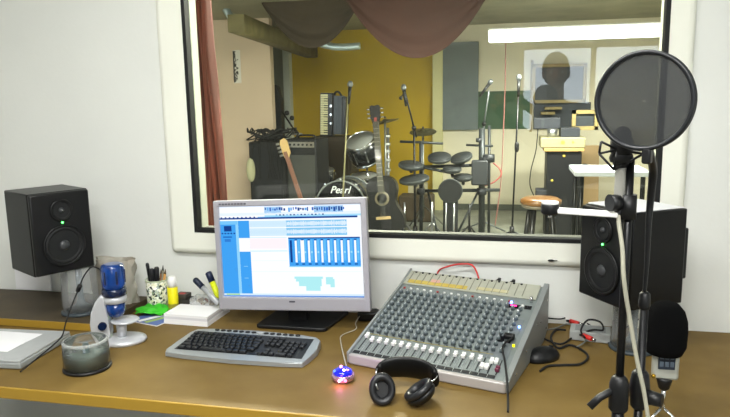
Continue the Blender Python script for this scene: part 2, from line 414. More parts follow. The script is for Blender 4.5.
# ================================================================== MICROSCOPE
mp = PZ(117, 344, DZ)
obj('lid_rim', M().use(glassy('rim_clear', '#ffffff', haze=.25, hazecol='#f4f8f6')).lathe([(.062, .080), (.0625, .083), (.060, .0868), (.056, .0878), (.056, .0868), (.0585, .0858)], n=48, caps=False), t)
t = thing('toy_microscope', 'silver toy microscope with a translucent blue barrel beside the disc spindle', 'microscope', (mp.x, mp.y + .02, DZ), .35)
t.scale = (1.06, 1.06, 1.06)
MS = mat('pearl_silver', '#c9cbcf', .3, metal=.35)
BLU = mat('blue_translucent', '#0a3f8c', .12, trans=.35, coat=.6, var=.5, scale=30)
DBL = mat('dark_blue', '#0b1c3c', .2, coat=.5)
obj('base', M().use(MS).lathe([(.062, 0), (.066, .006), (.064, .012), (.05, .017), (.03, .018)], (.008, 0, 0), n=48, sx=1.05, sy=.85), t)
# arm: curved fin rising behind at -x
poly = [(-.066, .004), (-.078, .03), (-.08, .065), (-.074, .1), (-.062, .128), (-.046, .15), (-.034, .152), (-.030, .14), (-.026, .075), (-.028, .03), (-.02, .012)]
obj('arm', M().use(MS).prism([(x, -.02, z) for x, z in poly], (0, .04, 0), bev=.01, seg=3), t)
obj('focus_knob', M().use(DBL).cyl((-.042, -.03, .06), (-.042, .03, .06), .012, n=20), t)
obj('stage', M().use(MS).lathe([(.004, .062), (.038, .064), (.042, .067), (.038, .071), (.002, .0705)], (.018, 0, 0), n=40), t)
obj('stage_post', M().use(MS).cyl((.006, 0, .014), (.006, 0, .064), .013, .016), t)
obj('lens_turret', M().use(BLU).lathe([(.012, .08), (.022, .086), (.027, .1), (.028, .125)], (-.006, 0, 0), n=32), t)
obj('collar', M().use(MS).lathe([(.028, .125), (.033, .127), (.034, .14), (.031, .145)], (-.006, 0, 0), n=32), t)
obj('barrel', M().use(DBL).lathe([(.031, .145), (.036, .15), (.0355, .165), (.033, .17)], (-.006, 0, 0), n=32).use(BLU).lathe([(.033, .17), (.0335, .18), (.033, .232), (.03, .24), (.022, .243)], (-.006, 0, 0), n=32), t)
for k in range(6):
    a_ = k * PI / 3; mb = M().use(DBL).box((-.006 + .0325 * math.cos(a_), .0325 * math.sin(a_), .205), (.006, .006, .04), rot=Euler((0, 0, a_)).to_matrix(), bev=.002); obj('barrel_rib', mb, t)
base = t.location
path = [PY(101, 270, mp.y + .04), PY(92, 267, -.35), PY(84, 276, -.33), PY(79, 288, -.34), PY(72, 305, -.38), PY(66, 322, -.43), PZ(62, 336, DZ + .04), PZ(52, 346, DZ + .036), PZ(40, 356, DZ + .034), PZ(20, 372, DZ + .004)]
cb = thing('usb_cable', 'thin black lead with a lump running from the microscope barrel over the laptop', 'cable', tuple(path[3]))
mb = M().use(RUBBER).tube([v - path[3] for v in spline(path)], .0022); obj('lead', mb, cb)
d = (path[3] - path[2]).normalized()
obj('ferrite_bead', M().use(BLACK).lathe([(.004, -.014), (.0075, -.011), (.0075, .011), (.004, .014)], R=d.to_track_quat('Z', 'Y').to_matrix(), n=16), cb)

# ================================================================== STATIONERY
pcx = PY(158, 300, -.085)
pc = Vector((pcx.x, -.085, DZ))
t = thing('pencil_cup', 'mosaic patterned pencil cup by the yellow glue stick', 'pencil cup', tuple(pc))
mosa = bpy.data.materials.new('mosaic'); mosa.use_nodes = True; nt = mosa.node_tree; b = nt.nodes['Principled BSDF']; b.inputs['Roughness'].default_value = .3
v = nt.nodes.new('ShaderNodeTexVoronoi'); v.inputs['Scale'].default_value = 140; r = nt.nodes.new('ShaderNodeValToRGB')
r.color_ramp.interpolation = 'CONSTANT'
for k, (p_, c_) in enumerate(((0, '#202820'), (.14, '#d8d8b8'), (.5, '#7f9070'), (.58, '#e8e8da'), (.85, '#8c9a90'))):
    e = r.color_ramp.elements[k] if k < 2 else r.color_ramp.elements.new(p_)
    e.position = p_; e.color = (*hexc(c_), 1)
sep = nt.nodes.new('ShaderNodeSeparateColor'); tc = nt.nodes.new('ShaderNodeTexCoord'); nt.links.new(tc.outputs['Object'], v.inputs['Vector'])
nt.links.new(v.outputs['Color'], sep.inputs[0]); nt.links.new(sep.outputs[0], r.inputs['Fac']); nt.links.new(r.outputs['Color'], b.inputs['Base Color'])
obj('cup_body', M().use(mosa).lathe([(.036, 0), (.038, .003), (.039, .113), (.0365, .113), (.036, .006), (.001, .005)], n=40, caps=False), t)
obj('cup_rim', M().use(mat('rim_green', '#b9c3a4', .4)).lathe([(.0385, .11), (.0405, .112), (.0405, .116), (.037, .116)], n=40, caps=False), t)
def pen(label, base, tip, r, body, cap, caplen=.35, name='pen', cat='pen', group=None, kind='pen'):
    base, tip = Vector(base), Vector(tip); L = (tip - base).length; d = tip - base
    t = thing(name, label, cat, tuple(base), 0, group); t.rotation_mode = 'QUATERNION'; t.rotation_quaternion = d.to_track_quat('Z', 'Y')
    obj('barrel', M().use(body).lathe([(r * .7, 0), (r, L * .03), (r, L * (1 - caplen))], n=14), t)
    if kind == 'pencil': obj('point', M().use(cap).lathe([(r, L * (1 - caplen)), (r * .15, L)], n=14), t)
    else: obj('cap', M().use(cap).lathe([(r * 1.12, L * (1 - caplen) - .002), (r * 1.15, L * .96), (r * .8, L)], n=14), t)
    return t
for (x, y, dx, dy, r, bod, cap, lab, cat, kd, nm) in (
    (147, 263, -.018, .0, .0055, '#e0e0de', '#15151a', 'white pen with long black cap leaning furthest out of the mosaic cup', 'pen', 'pen', 'pen'),
    (151.5, 268.5, -.01, -.012, .0075, '#17181c', '#1c1d22', 'thick black marker standing upright in the mosaic cup', 'marker', 'pen', 'marker_pen'),
    (156.5, 267, .0, -.005, .0085, '#121317', '#1b1c21', 'fattest black marker in the middle of the mosaic cup', 'marker', 'pen', 'marker_pen'),
    (163, 265, .012, .004, .004, '#6e6a58', '#30302c', 'thin grey pencil among the pencils of the mosaic cup', 'pencil', 'pencil', 'pencil'),
    (165.5, 269, .018, -.006, .0045, '#c08a3a', '#5a4426', 'ochre pencil leaning toward the glue stick', 'pencil', 'pencil', 'pencil'),
    (161, 269, .006, .014, .004, '#8c5a2c', '#3a2a1c', 'brown pencil at the back of the mosaic cup', 'pencil', 'pencil', 'pencil')):
    tip = PY(x, y, -.085 + dy)
    pen(lab, (pc.x + dx * .8, pc.y + dy, DZ + .012), tip, r, mat('pen_' + bod, bod, .4), mat('pen_' + cap, cap, .4), .5 if kd == 'pen' else .12, nm, cat, 'pens in the mosaic cup', kd)
g = PY(173, 298, -.12)
t = thing('glue_stick', 'yellow bottle with white cap standing beside the pencil cup', 'glue', (g.x, -.12, DZ))
YL = mat('yellow_label', '#e8dc14', .4)
obj('body', M().use(YL).lathe([(.017, 0), (.0185, .003), (.0185, .098), (.017, .10)], n=28), t)
obj('label_band', M().use(mat('label_dark', '#9a9330', .5)).lathe([(.0187, .022), (.0187, .04)], n=28, caps=False), t)
obj('cap', M().use(WHITE).lathe([(.0155, .10), (.0155, .123), (.013, .137), (.008, .139)], n=28), t)
g = PY(182, 300, -.10)
t = thing('ink_box', 'small dark box with a red mark on its lid beside the glue bottle', 'box', (g.x + .004, -.09, DZ))
obj('body', M().use(mat('dark_box', '#26241f', .5)).box((0, 0, .026), (.062, .05, .052), bev=.003), t)
obj('lid', M().use(mat('box_lid', '#322e28', .5)).box((-.004, 0, .06), (.045, .045, .016), bev=.003).use(mat('red_mark', '#a8332c', .5)).box((-.004, -.003, .0686), (.022, .016, .0012)), t)
# clear tray of small clutter with two markers
g = PY(205, 302, -.1)
t = thing('clear_tray', 'small clear tub of odds and ends at the edge of the monitor', 'tub', (g.x - .002, -.09, DZ))
obj('tray_wall', M().use(CLEAR).box((0, 0, .03), (.1, .06, .06), bev=.006), t)
cl = M()
for k in range(16):
    cl.use(mat('clut%d' % (k % 5), ['#8c7a5c', '#b9ae98', '#5c4a34', '#a0552c', '#d8d2c4'][k % 5], .6))
    cl.box((random.uniform(-.036, .036), random.uniform(-.018, .018), .006 + .004 * k * .7), (.028, .012, .008), rot=Euler((random.random(), random.random(), random.random() * 3)).to_matrix(), bev=.001)
tag(obj('contents', cl, t), 'brown and cream odds and ends', kind='stuff')
pen('fat grey marker with dark cap leaning over the clear tub', PY(219, 304, -.16), PY(194.5, 279, -.135), .0095, mat('marker_grey', '#b3b6ba', .35, metal=.3), mat('navy_cap', '#1c2438', .4), .32, 'marker_pen', 'marker')
pen('yellow highlighter with navy cap leaning against the monitor', PY(219, 298, -.14), PY(208, 272, -.12), .0105, mat('hi_yellow', '#d9e420', .35), mat('navy_cap2', '#1d2744', .4), .36, 'highlighter', 'highlighter')
# stack of paper, booklet, green cloth
fl, fr, br = PZ(164, 323.5, DZ), PZ(207.5, 327, DZ), PZ(226, 313, DZ)
ang = math.atan2(fr.y - fl.y, fr.x - fl.x)
t = thing('paper_block', 'thick white block of paper between green cloth and monitor', 'paper', (fl.x, fl.y, DZ), ang)
wd = (fr - fl).length; dp = .165
for k in range(4): obj('paper_layer', M().use(PAPER if k != 2 else mat('paper_edge', '#d9d9de', .8)).box((wd / 2 + .001 * (k % 2), dp / 2, .0045 + .009 * k), (wd, dp, .0086)), t)
g = PZ(150, 322, DZ)
t = thing('booklet', 'blue and white booklet lying under the green cloth', 'booklet', (g.x, g.y + .02, DZ), -.25)
obj('pages', M().use(PAPER).box((0, 0, .002), (.125, .09, .004)), t)
obj('cover', M().use(mat('bk_blue', '#5b6fae', .5)).box((0, 0, .0046), (.126, .091, .001)).use(PAPER).box((-.012, 0, .0053), (.02, .088, .0006), rot=Euler((0, 0, -.35)).to_matrix()).use(mat('bk_green', '#9bb36a', .5)).box((.018, 0, .0053), (.02, .085, .0006), rot=Euler((0, 0, -.35)).to_matrix()), t)
g = PZ(154, 309, DZ + .02)
rows = []
n_ = 26
for i in range(n_ + 1):
    u = i / n_ * 2 - 1; row = []
    for j in range(n_ + 1):
        v_ = j / n_ * 2 - 1
        x, y = u * .066, v_ * .048
        k_ = max(0, 1 - (u * u + v_ * v_) * .55)
        h = .006 + .026 * k_ * (.8 + .2 * math.sin(6 * u + 3 * v_) * math.cos(5 * v_ - 2 * u)) + .002 * math.sin(13 * u * v_ + 4 * u)
        sq = 1 - .28 * abs(u * v_)
        row.append((g.x + x * sq + .004 * math.sin(9 * v_), g.y + y * sq + .004 * math.sin(8 * u), DZ + .004 + max(h, .003)))
    rows.append(row)
o = obj('cleaning_cloth', M().use(mat('vivid_green', '#36b622', .6, var=.15, scale=30)).sheet(rows)); tag(o, 'crumpled vivid green cloth lying on the booklet', 'cloth')
sm = o.modifiers.new('thick', 'SOLIDIFY'); sm.thickness = .002; sm.offset = 1

# ================================================================== MONITOR
mc = (PY(286.5, 201, -.2) + PY(294.5, 308, -.2)) / 2
MW, MH = .522, .368
t = thing('computer_monitor', 'silver widescreen monitor showing blue and white audio software', 'monitor', (mc.x, -.2, DZ), 0)
mo = t
tilt = Euler((math.radians(-4), math.radians(-2.3), 0)).to_matrix()
cz = mc.z - DZ
def T3(p): return Vector((0, 0, cz)) + tilt @ Vector(p)
BZL = mat('monitor_silver', '#a9a8b0', .42, metal=.15)
mb = M().use(BZL)
fs = []
iw, ih = .486, .304          # screen
sz0 = .013                    # screen centre is above frame centre
def rect(w, h, y, z0=0, r=0): return [(-w / 2, y, z0 - h / 2), (w / 2, y, z0 - h / 2), (w / 2, y, z0 + h / 2), (-w / 2, y, z0 + h / 2)]
A = [mb.bm.verts.new(T3(p)) for p in rect(MW, MH, -.006)]; A2 = [mb.bm.verts.new(T3(p)) for p in rect(MW, MH, .022)]
B = [mb.bm.verts.new(T3(p)) for p in rect(iw + .002, ih + .002, -.008, sz0)]; B2 = [mb.bm.verts.new(T3(p)) for p in rect(iw, ih, .0, sz0)]
for i in range(4):
    j = (i + 1) % 4
    mb._f([A[i], A[j], B[j], B[i]]); mb._f([B[i], B[j], B2[j], B2[i]]); mb._f([A[i], A2[i], A2[j], A[j]])
mb._f(A2); mb._f(B2)
fr_ = obj('bezel', mb, t)
bv = fr_.modifiers.new('b', 'BEVEL'); bv.width = .003; bv.segments = 2; bv.limit_method = 'ANGLE'
mb = M().use(BLACK)
mb.prism([T3(p) for p in rect(MW - .06, MH - .06, .022)], tilt @ Vector((0, .035, 0)), bev=.012); obj('back_cover', mb, t)
# screen picture
S = M()
def em(c, e=.70): return mat('screen_' + c, '#000000', .25, emit=c, es=e, spec=.2)
lay = [0]
def ui(u0, v0, u1, v1, c, L=1):
    y = -.0006 - .0002 * L
    P_ = [(-iw / 2 + iw * u, y, sz0 + ih / 2 - ih * v) for u, v in ((u0, v1), (u1, v1), (u1, v0), (u0, v0))]
    S.use(em(c)); S.quad(*[T3(p) for p in P_])
SB, LB, NV, CY, WT = '#3f9fee', '#8fd0f5', '#123f8c', '#aee9ee', '#f6faff'
ui(0, 0, 1, 1, WT, 0)
ui(0, 0, 1, .012, '#dbeaff'); ui(0, .075, 1, .105, '#e3f0fa')
for k in range(34):                                # toolbar clusters
    u = .335 + k * .0165
    if k in (9, 19): continue
    ui(u, .022 + random.random() * .012, u + .007 + random.random() * .008, .045 + random.random() * .03, random.choice([NV, '#2a62c0', '#1d4fa0', '#63a8e8']), 2)
ui(.33, .015, .45, .085, '#a6cdf2'); ui(.68, .015, .88, .085, '#9cc8f0')
for k in range(14): ui(.41 + k * .025, .098, .41 + k * .025 + .012, .112, NV if k % 3 else '#7db6e8', 2)
ui(.33, .105, 1, .125, '#a9def5'); ui(0, .128, .975, .145, NV, 3); ui(.28, .12, .975, .128, '#78b8ee', 3)
for k in range(9): ui(.01 + k * .03, .118, .022 + k * .03, .13, NV, 3)
ui(0, .16, .115, .965, SB); ui(.115, .16, .135, .965, LB, 2); ui(.135, .16, .215, .965, SB, 1)
ui(.135, .35, .215, .5, WT, 3); ui(.03, .215, .085, .275, NV, 3); ui(.0, .16, .13, .2, '#76c3f5', 3)
for k in range(5): ui(.01 + k * .022, .29, .022 + k * .022, .305, NV, 3)
ui(.02, .33, .085, .345, '#2269bd', 3); ui(.03, .36, .075, .39, '#2f7bd0', 3)
for v in (.66, .79): ui(.16, v, .19, v + .006, LB, 3)
for c0, c1 in ((.165, .235), (.245, .33)):
    ui(.215, c0, .48, c1, '#cfe8f8', 1); ui(.48, c0, .9, c1, '#86c6ee', 1)
    for k in range(84):
        u = .22 + k * .0081; a_ = .012 + .016 * abs(math.sin(k * 1.7)) * (.5 + .5 * math.sin(k * .37) ** 2); mid = (c0 + c1) / 2
        ui(u, mid - a_, u + .005, mid + a_, WT if u > .48 else '#c9e4f5', 2)
ui(.215, .345, .48, .35, '#b8e4f2', 2); ui(.215, .355, .48, .47, '#fbeef3', 1); ui(.215, .49, .48, .5, '#c3e9f4', 1)
ui(.215, .6, .48, .603, '#d7f0f7', 1); ui(.215, .72, 1, .723, '#d7f0f7', 1)
ui(.49, .35, .985, .66, SB, 2); ui(.49, .35, .985, .362, NV, 4); ui(.50, .38, .515, .62, NV, 4); ui(.488, .66, .985, .672, LB, 3)
for k in range(10):
    u = .535 + k * .0455
    ui(u, .385, u + .014, .62, WT if k != 1 else WT, 4); ui(u + .018, .375, u + .034, .6, '#62b8f0', 3)
    ui(u, .37, u + .018, .382, NV, 5); ui(u, .632, u + .02, .645, NV, 5); ui(u + .02, .5, u + .032, .52, '#9fdcf5', 5)
ui(.575, .38, .6, .62, WT, 4)
ui(.52, .775, .72, .8, CY, 2); ui(.53, .8, .71, .83, CY, 2); ui(.55, .83, .71, .88, CY, 2); ui(.6, .88, .7, .93, CY, 2); ui(.74, .78, .79, .86, CY, 2); ui(.77, .8, .8, .89, CY, 3)
ui(0, .965, 1, .985, '#cfe6fa', 2); ui(0, .985, 1, 1, '#5a8fe0', 2); ui(.02, .967, .12, .983, '#a6d8a0', 3)
obj('screen', S, t)
obj('brand_badge', M().use(mat('badge', '#4c4c55', .5)).prism([T3(p) for p in rect(.02, .005, -.0088, sz0 - ih / 2 - .014)], tilt @ Vector((0, .002, 0))), t)
mb = M().use(mat('badge', '#4c4c55'))
for k in range(9): mb.prism([T3((p[0] - .235 + k * .011, p[1], p[2])) for p in rect(.008, .005, -.0088, MH / 2 - .011)], tilt @ Vector((0, .002, 0)))
obj('stickers', mb, t)
obj('neck', M().use(BLACK).box((.0, .065, .1), (.07, .03, .2), bev=.006), t)
bc = (PZ(262, 330, DZ) + PZ(321, 331, DZ)) / 2
bx, byy = bc.x - mc.x, bc.y + .2
mb = M().use(BLACK).prism([(bx - .125, byy + .005, 0), (bx - .11, byy - .002, 0), (bx + .10, byy - .002, 0), (bx + .118, byy + .006, 0), (bx + .15, byy + .19, 0), (bx + .12, byy + .21, 0), (bx - .08, byy + .21, 0), (bx - .105, byy + .19, 0)], (0, 0, .014), bev=.004)
obj('stand_foot', mb, t)
obj('neck_joint', M().use(BLACK).box((0, .04, cz - .0), (.08, .05, .08), bev=.006), t)

g = PZ(361, 322, DZ)
t = thing('power_adapter', 'small rounded black adapter with a pale lead peeping out beside the monitor base', 'adapter', (g.x + .02, g.y + .03, DZ), .2)
obj('body', M().use(BLACK).box((0, 0, .017), (.075, .05, .034), bev=.01, seg=4), t)
t2 = M().use(mat('grey_lead', '#b9b4a6', .5)).tube(spline([(g.x - .005, g.y - .0, DZ + .02), (g.x - .012, g.y - .03, DZ + .006), (g.x + .0, g.y - .08, DZ + .003), (g.x - .03, g.y - .14, DZ + .003), (g.x - .02, g.y - .2, DZ + .003), PZ(347, 369, DZ + .01)]), .0018)
tag(obj('usb_cable', t2), 'thin pale lead from the adapter down to the glowing hub', 'cable')

# ================================================================== KEYBOARD
fl, frr = PZ(167, 356, DZ), PZ(304, 368, DZ)
kang = math.atan2(frr.y - fl.y, frr.x - fl.x)
KW, KD = .445, .185
kc = (PZ(166, 357, DZ) + PZ(303, 368, DZ)) / 2
t = thing('computer_keyboard', 'silver and black multimedia keyboard in front of the monitor', 'keyboard', (kc.x, kc.y, DZ), kang + math.radians(.5))
KS = mat('kb_silver', '#9fa4a6', .35, metal=.4)
slope = math.radians(4.5)
def kz(v): return .012 + v * math.tan(slope)
poly = []
for u, v in ((-.218, .0), (-.15, -.009), (0, -.015), (.15, -.009), (.214, .0), (.222, .03), (.23, .09), (.222, .15), (.205, .168), (.15, .176), (0, .184), (-.15, .176), (-.2, .168), (-.212, .14), (-.218, .07), (-.226, .02)): poly.append((u, v))
mb = M().use(KS); bot = [mb.bm.verts.new((u, v, .002)) for u, v in poly]; top = [mb.bm.verts.new((u, v, kz(v) + .004)) for u, v in poly]
n_ = len(poly); fs = [mb._f(bot[::-1]), mb._f(top)] + [mb._f([bot[i], bot[(i + 1) % n_], top[(i + 1) % n_], top[i]]) for i in range(n_)]
es = [e for e in fs[1].edges]; r_ = bmesh.ops.bevel(mb.bm, geom=es, offset=.004, segments=3, profile=.5, affect='EDGES')
obj('case', mb, t)
mb = M().use(BLACK); q = [(-.2, .022), (.205, .022), (.2, .152), (-.19, .152)]
v0 = [mb.bm.verts.new((u, v, kz(v) + .0046)) for u, v in q]; v1 = [mb.bm.verts.new((u, v, kz(v) + .001)) for u, v in q]
mb._f(v0); mb._f(v1[::-1]); [mb._f([v1[i], v1[(i + 1) % 4], v0[(i + 1) % 4], v0[i]]) for i in range(4)]
obj('key_well', mb, t)
KEYM = mat('key_black', '#1a1c1f', .42)
keymeshes = {}
def key(u, v, w, name='key', d=.0155, mt=KEYM):
    k = (round(w, 4), d, mt.name)
    R = Euler((slope, 0, 0))
    if k not in keymeshes:
        o = obj(name, M().use(mt).box((0, 0, .003), (w, d, .007), bev=.0015, seg=1, taper=.82), t); keymeshes[k] = o
    else:
        o = keymeshes[k].copy(); C.objects.link(o); o.parent = t
    o.location = (u, v, kz(v) + .005); o.rotation_euler = R; return o
p_ = .0178
nk = 0
def row(v, us, ws, name='key'):
    global nk
    for u, w in zip(us, ws): key(u, v, w * p_ - .0022, name); nk += 1
x0 = -.193
def seq(v, widths, x=x0):
    us = []; c = x
    for w in widths: us.append(c + w * p_ / 2); c += w * p_
    row(v, us, widths)
vr = [.032 + .0195 * k for k in range(6)]
seq(vr[0], [1.4, 1.2, 1.2, 5, 1.2, 1.2, 1.4]); seq(vr[1], [2] + [1] * 10 + [1.6]); seq(vr[2], [1.6] + [1] * 11 + [1.2])
seq(vr[3], [1.3] + [1] * 11 + [1.4]); seq(vr[4], [1] * 12 + [1.8])
seq(vr[5], [1] * 13)
xx = x0 + 14.4 * p_
seq(vr[0], [1] * 3, xx); seq(vr[1], [1], xx + p_); seq(vr[3], [1] * 3, xx); seq(vr[4], [1] * 3, xx); seq(vr[5], [1] * 3, xx)
xx += 3.2 * p_
seq(vr[0], [2, 1], xx); seq(vr[1], [1] * 3, xx); seq(vr[2], [1] * 3, xx); seq(vr[3], [1] * 4, xx); seq(vr[4], [1] * 4, xx)
mm = M()
for k in range(14):
    u = -.13 + k * .021
    mm.use(SILVER if k == 7 else BLACK).lathe([(.0065, 0), (.0055, .003), (.001, .0035)], (u, .168, kz(.168) + .004), n=14, sx=1.3 if k != 7 else 1.8)
tag(obj('media_buttons', mm, t), kind='stuff')

# ================================================================== GLOWING HUB
g = PZ(342, 382, DZ)
t = thing('usb_hub', 'small round hub glowing blue and pink in front of the mixer', 'usb hub', (g.x, g.y + .012, DZ))
obj('base', M().use(mat('chrome_pink', '#c9a7c0', .2, metal=.8)).lathe([(.022, 0), (.03, .004), (.032, .012), (.031, .019), (.027, .021)], n=40), t)
obj('dome', M().use(mat('blue_dome', '#0a1290', .1, emit='#2230ff', es=.35, coat=.8)).lathe([(.0275, .021), (.025, .028), (.016, .034), (.001, .036)], n=40), t)
for (x, y, z, c, e) in ((.006, -.012, .033, '#f7c8ff', 6), (-.006, .004, .0365, '#ff7ad9', 4), (-.002, -.0325, .012, '#ff8fa0', 5), (.014, -.029, .012, '#ff70a0', 2), (-.02, -.012, .029, '#4060ff', 2)):
    obj('glow_lamp', M().use(mat('glow' + c, c, .3, emit=c, es=e)).sphere((x, y, z), .0042, 10), t)
lt = bpy.data.lights.new('hub_glow', 'POINT'); lt.energy = .04; lt.color = (1, .25, .6); lt.shadow_soft_size = .01
lo = bpy.data.objects.new('hub_glow', lt); C.objects.link(lo); lo.location = (g.x + .002, g.y - .032, DZ + .014)
lo.parent = None
lt2 = bpy.data.lights.new('hub_glow_blue', 'POINT'); lt2.energy = .07; lt2.color = (.75, .25, 1); lt2.shadow_soft_size = .01
lo = bpy.data.objects.new('hub_glow_blue', lt2); C.objects.link(lo); lo.location = (g.x + .02, g.y + .02, DZ + .05)

# ================================================================== MIXER
MX = thing('mixing_console', 'large grey mixing console with white faders on the desk', 'mixer', (-.443, -.443, DZ), -.2667)
mW = .474; KU, KV = 1.03, .891
MG = mat('mixer_grey', '#7b8382', .45, metal=.2, var=.05, scale=30)
MSD = mat('mixer_side', '#8f9493', .4, metal=.3)
LIP = mat('mixer_lip', '#aca7a4', .4, metal=.2)
P0, P1, P2 = (0, .030), (.370, .136), (.450, .166)
def pz(v):
    return P0[1] + (P1[1] - P0[1]) * v / P1[0] if v <= P1[0] else P1[1] + (P2[1] - P1[1]) * (v - P1[0]) / (P2[0] - P1[0])
mb = M().use(MG).prism([(.006, 0, .004), (.006, 0, .028), (.006, .37, .134), (.006, .445, .162), (.006, .445, .02), (.006, .38, .004)], (mW - .024, 0, 0)); obj('chassis', mb, MX)
for x in (0, mW - .016):
    mb = M().use(MSD).prism([(x, -.004, .002), (x, -.005, .034), (x, .37, .141), (x, .453, .173), (x, .453, .03), (x, .39, .002)], (.008 if not x else .016, 0, 0), bev=.0015)
    sp = obj('side_cheek', mb, MX)
    for (v, z) in ((.06, .03), (.17, .055), (.30, .09), (.34, .085), (.42, .04), (.42, .13)):
        xo = mW + .0005 if x else -.0005
        obj('screw', M().use(CHROME).cyl((xo - .001, v, z), (xo + .0015, v, z), .0035, n=10), sp)
obj('armrest_lip', M().use(LIP).box((mW / 2, -.003, .016), (mW - .016, .016, .03), bev=.005, seg=3), MX)
def onp(u, v, w, d, h, mt, name=None, parent=MX, mb=None, lift=0., bev=0):
    u *= KU; v *= KV; w *= KU; d *= KV
    s_ = math.atan2(P1[1] - P0[1], P1[0]) if v <= P1[0] else math.atan2(P2[1] - P1[1], P2[0] - P1[0])
    R = Euler((s_, 0, 0)).to_matrix(); own = mb is None
    if own: mb = M()
    mb.use(mt).box(Vector((u, v, pz(v) - .0015 + lift)) + R @ Vector((0, 0, h / 2)), (w, d, h), rot=R, bev=bev)
    return obj(name, mb, parent) if own else None
# printed surface: fader slots, scribble strips, row lines
mb = M(); SL = mat('slot_black', '#15171a', .6); LG = mat('mixer_light', '#a3a9a6', .5); OL = mat('olive_line', '#8d8553', .5)
for k in range(16):
    u = .022 + k * .0228; onp(u, .06, .0026, .066, .0012, SL, mb=mb)
    onp(u + .0114, .065, .0008, .085, .0008, LG, mb=mb)
    for j in range(5): onp(u + .006, .035 + j * .013, .004, .001, .0008, LG, mb=mb)
for k in range(3):
    onp(.375 + k * .022, .058, .0026, .07, .0012, SL, mb=mb)
onp(.215, .014, .41, .013, .0014, SL, mb=mb)
for k in range(18): onp(.012 + k * .0228, .014, .0012, .013, .0018, LG, mb=mb)
onp(.2, .112, .38, .003, .001, OL, mb=mb)
onp(.395, .2, .07, .22, .0006, mat('mixer_dark', '#6b7275', .5), mb=mb)
obj('panel_print', mb, MX)
FC = mat('fader_white', '#efefec', .35)
def fader(u, v, mt=FC, lab=None):
    u *= KU; v *= KV
    mb = M(); s_ = math.atan2(P1[1] - P0[1], P1[0]); R = Euler((s_, 0, 0)).to_matrix()
    mb.use(mt); c = Vector((u, v, pz(v) + .0035))
    for dv, h in ((-.0055, .009), (0, .0055), (.0055, .009)): mb.box(c + R @ Vector((0, dv, h / 2 - .003)), (.0105, .0064, h * 1.15), rot=R, bev=.001, seg=1)
    o = obj('fader_cap', mb, MX)
    if lab: o['label'] = lab
fv = [.094, .078, .079, .078, .077, .078, .076, .078, .077, .076, .078, .076, .077, .076, .078, .076]
for k in range(16): fader(.022 + k * .0228, fv[k])
fader(.378, .045); fader(.39, .045); fader(.396, .075); fader(.408, .076)
fader(.419, .043, mat('maroon', '#6e2a44', .4), 'maroon master fader cap')
# knobs
KN = mat('knob_grey', '#667074', .4); KT = mat('knob_mark', '#b4bab8', .4)
s_ = math.atan2(P1[1] - P0[1], P1[0])
kmesh = None
rows_v = [.128 + j * .0265 for j in range(10)]
def knobgeo(mb, c, R, r=.0076):
    mb.use(KN).lathe([(r, 0), (r * .9, .008), (r * .75, .0115)], c, R=R, n=12); mb.use(KT).box(c + R @ Vector((0, .0, .0118)), (.0014, .009, .001), rot=R)
R = Euler((s_, 0, 0)).to_matrix()
rest = M()
for j, v in enumerate(rows_v):
    for k in range(16):
        u = (.022 + k * .0228) * KU; c = Vector((u, v * KV, pz(v * KV)))
        if j < 6:
            if kmesh is None:
                mbk = M(); knobgeo(mbk, Vector((0, 0, 0)), Matrix.Identity(3)); kmesh = obj('knob', mbk, MX); o = kmesh
            else:
                o = kmesh.copy(); C.objects.link(o); o.parent = MX
            o.location = c; o.rotation_euler = (s_, 0, .0)
        else: knobgeo(rest, c, R, .0074)
for j in range(9):
    for k in range(2): knobgeo(rest, Vector(((.385 + k * .022) * KU, (.13 + j * .028) * KV, pz((.13 + j * .028) * KV))), R, .006)
tag(obj('knobs', rest, MX), kind='stuff')
mb = M()
for k in range(16): onp(.022 + k * .0228, .398, .0065, .005, .004, FC if k % 5 else mat('btn_red', '#a83838', .4), mb=mb)
for k in range(16): onp(.03 + k * .0228, .117, .004, .004, .003, mat('btn_grey', '#4c5257', .4), mb=mb)
tag(obj('push_buttons', mb, MX), kind='stuff')
for k in range(6): onp(.402 + (k % 3) * .003, .30 + k * .016, .006, .006, .005, FC, 'white_button')
onp(.385, .372, .034, .018, .003, mat('display_black', '#101014', .2), 'level_display')
onp(.383, .373, .018, .006, .0042, mat('disp_pink', '#ff2a8a', .3, emit='#ff2a8a', es=1.6), 'display_digits')
onp(.425, .375, .02, .018, .003, mat('display_black', '#101014'), 'small_display')
for (u, v) in ((.372, .392), (.425, .262)):
    o = onp(u, v, .0055, .0055, .0055, mat('led_blue', '#4a7dff', .3, emit='#5a88ff', es=8), 'blue_led')
onp(.4, .19, .04, .03, .003, mat('display_black', '#101014'), 'socket_block')
onp(.432, .165, .006, .006, .006, mat('led_yel', '#d8d000', .3, emit='#d8e000', es=1.), 'yellow_led')
# jack pod with masking tape
mb = M(); TP = mat('tape', '#c3bf9e', .6, col2='#b4aa78', scale=40); POD = mat('pod_cream', '#a6a798', .5, var=.06, scale=25)
onp(.222, .462, .43, .084, .003, POD, mb=mb)
onp(.12, .44, .2, .02, .0042, mat('tape_yellow', '#c4b15a', .6, col2='#b49a40', scale=60), mb=mb); onp(.3, .445, .1, .016, .0042, TP, mb=mb)
onp(.11, .455, .03, .018, .0046, mat('tape_pink', '#c99c90', .6), mb=mb)
obj('connector_panel', mb, MX)
mb = M()
for k in range(17): onp(.02 + k * .0234, .465, .0016, .07, .0048, mat('seam_grey', '#77786c', .5), mb=mb)
obj('panel_ribs', mb, MX)
jk = M().use(BLACK)
for k in range(16): jk.lathe([(.004, 0), (.004, .004)], ((.028 + k * .0234) * KU, .494 * KV, pz(.494 * KV) + .0005), n=10)
tag(obj('jack_sockets', jk, MX), kind='stuff')
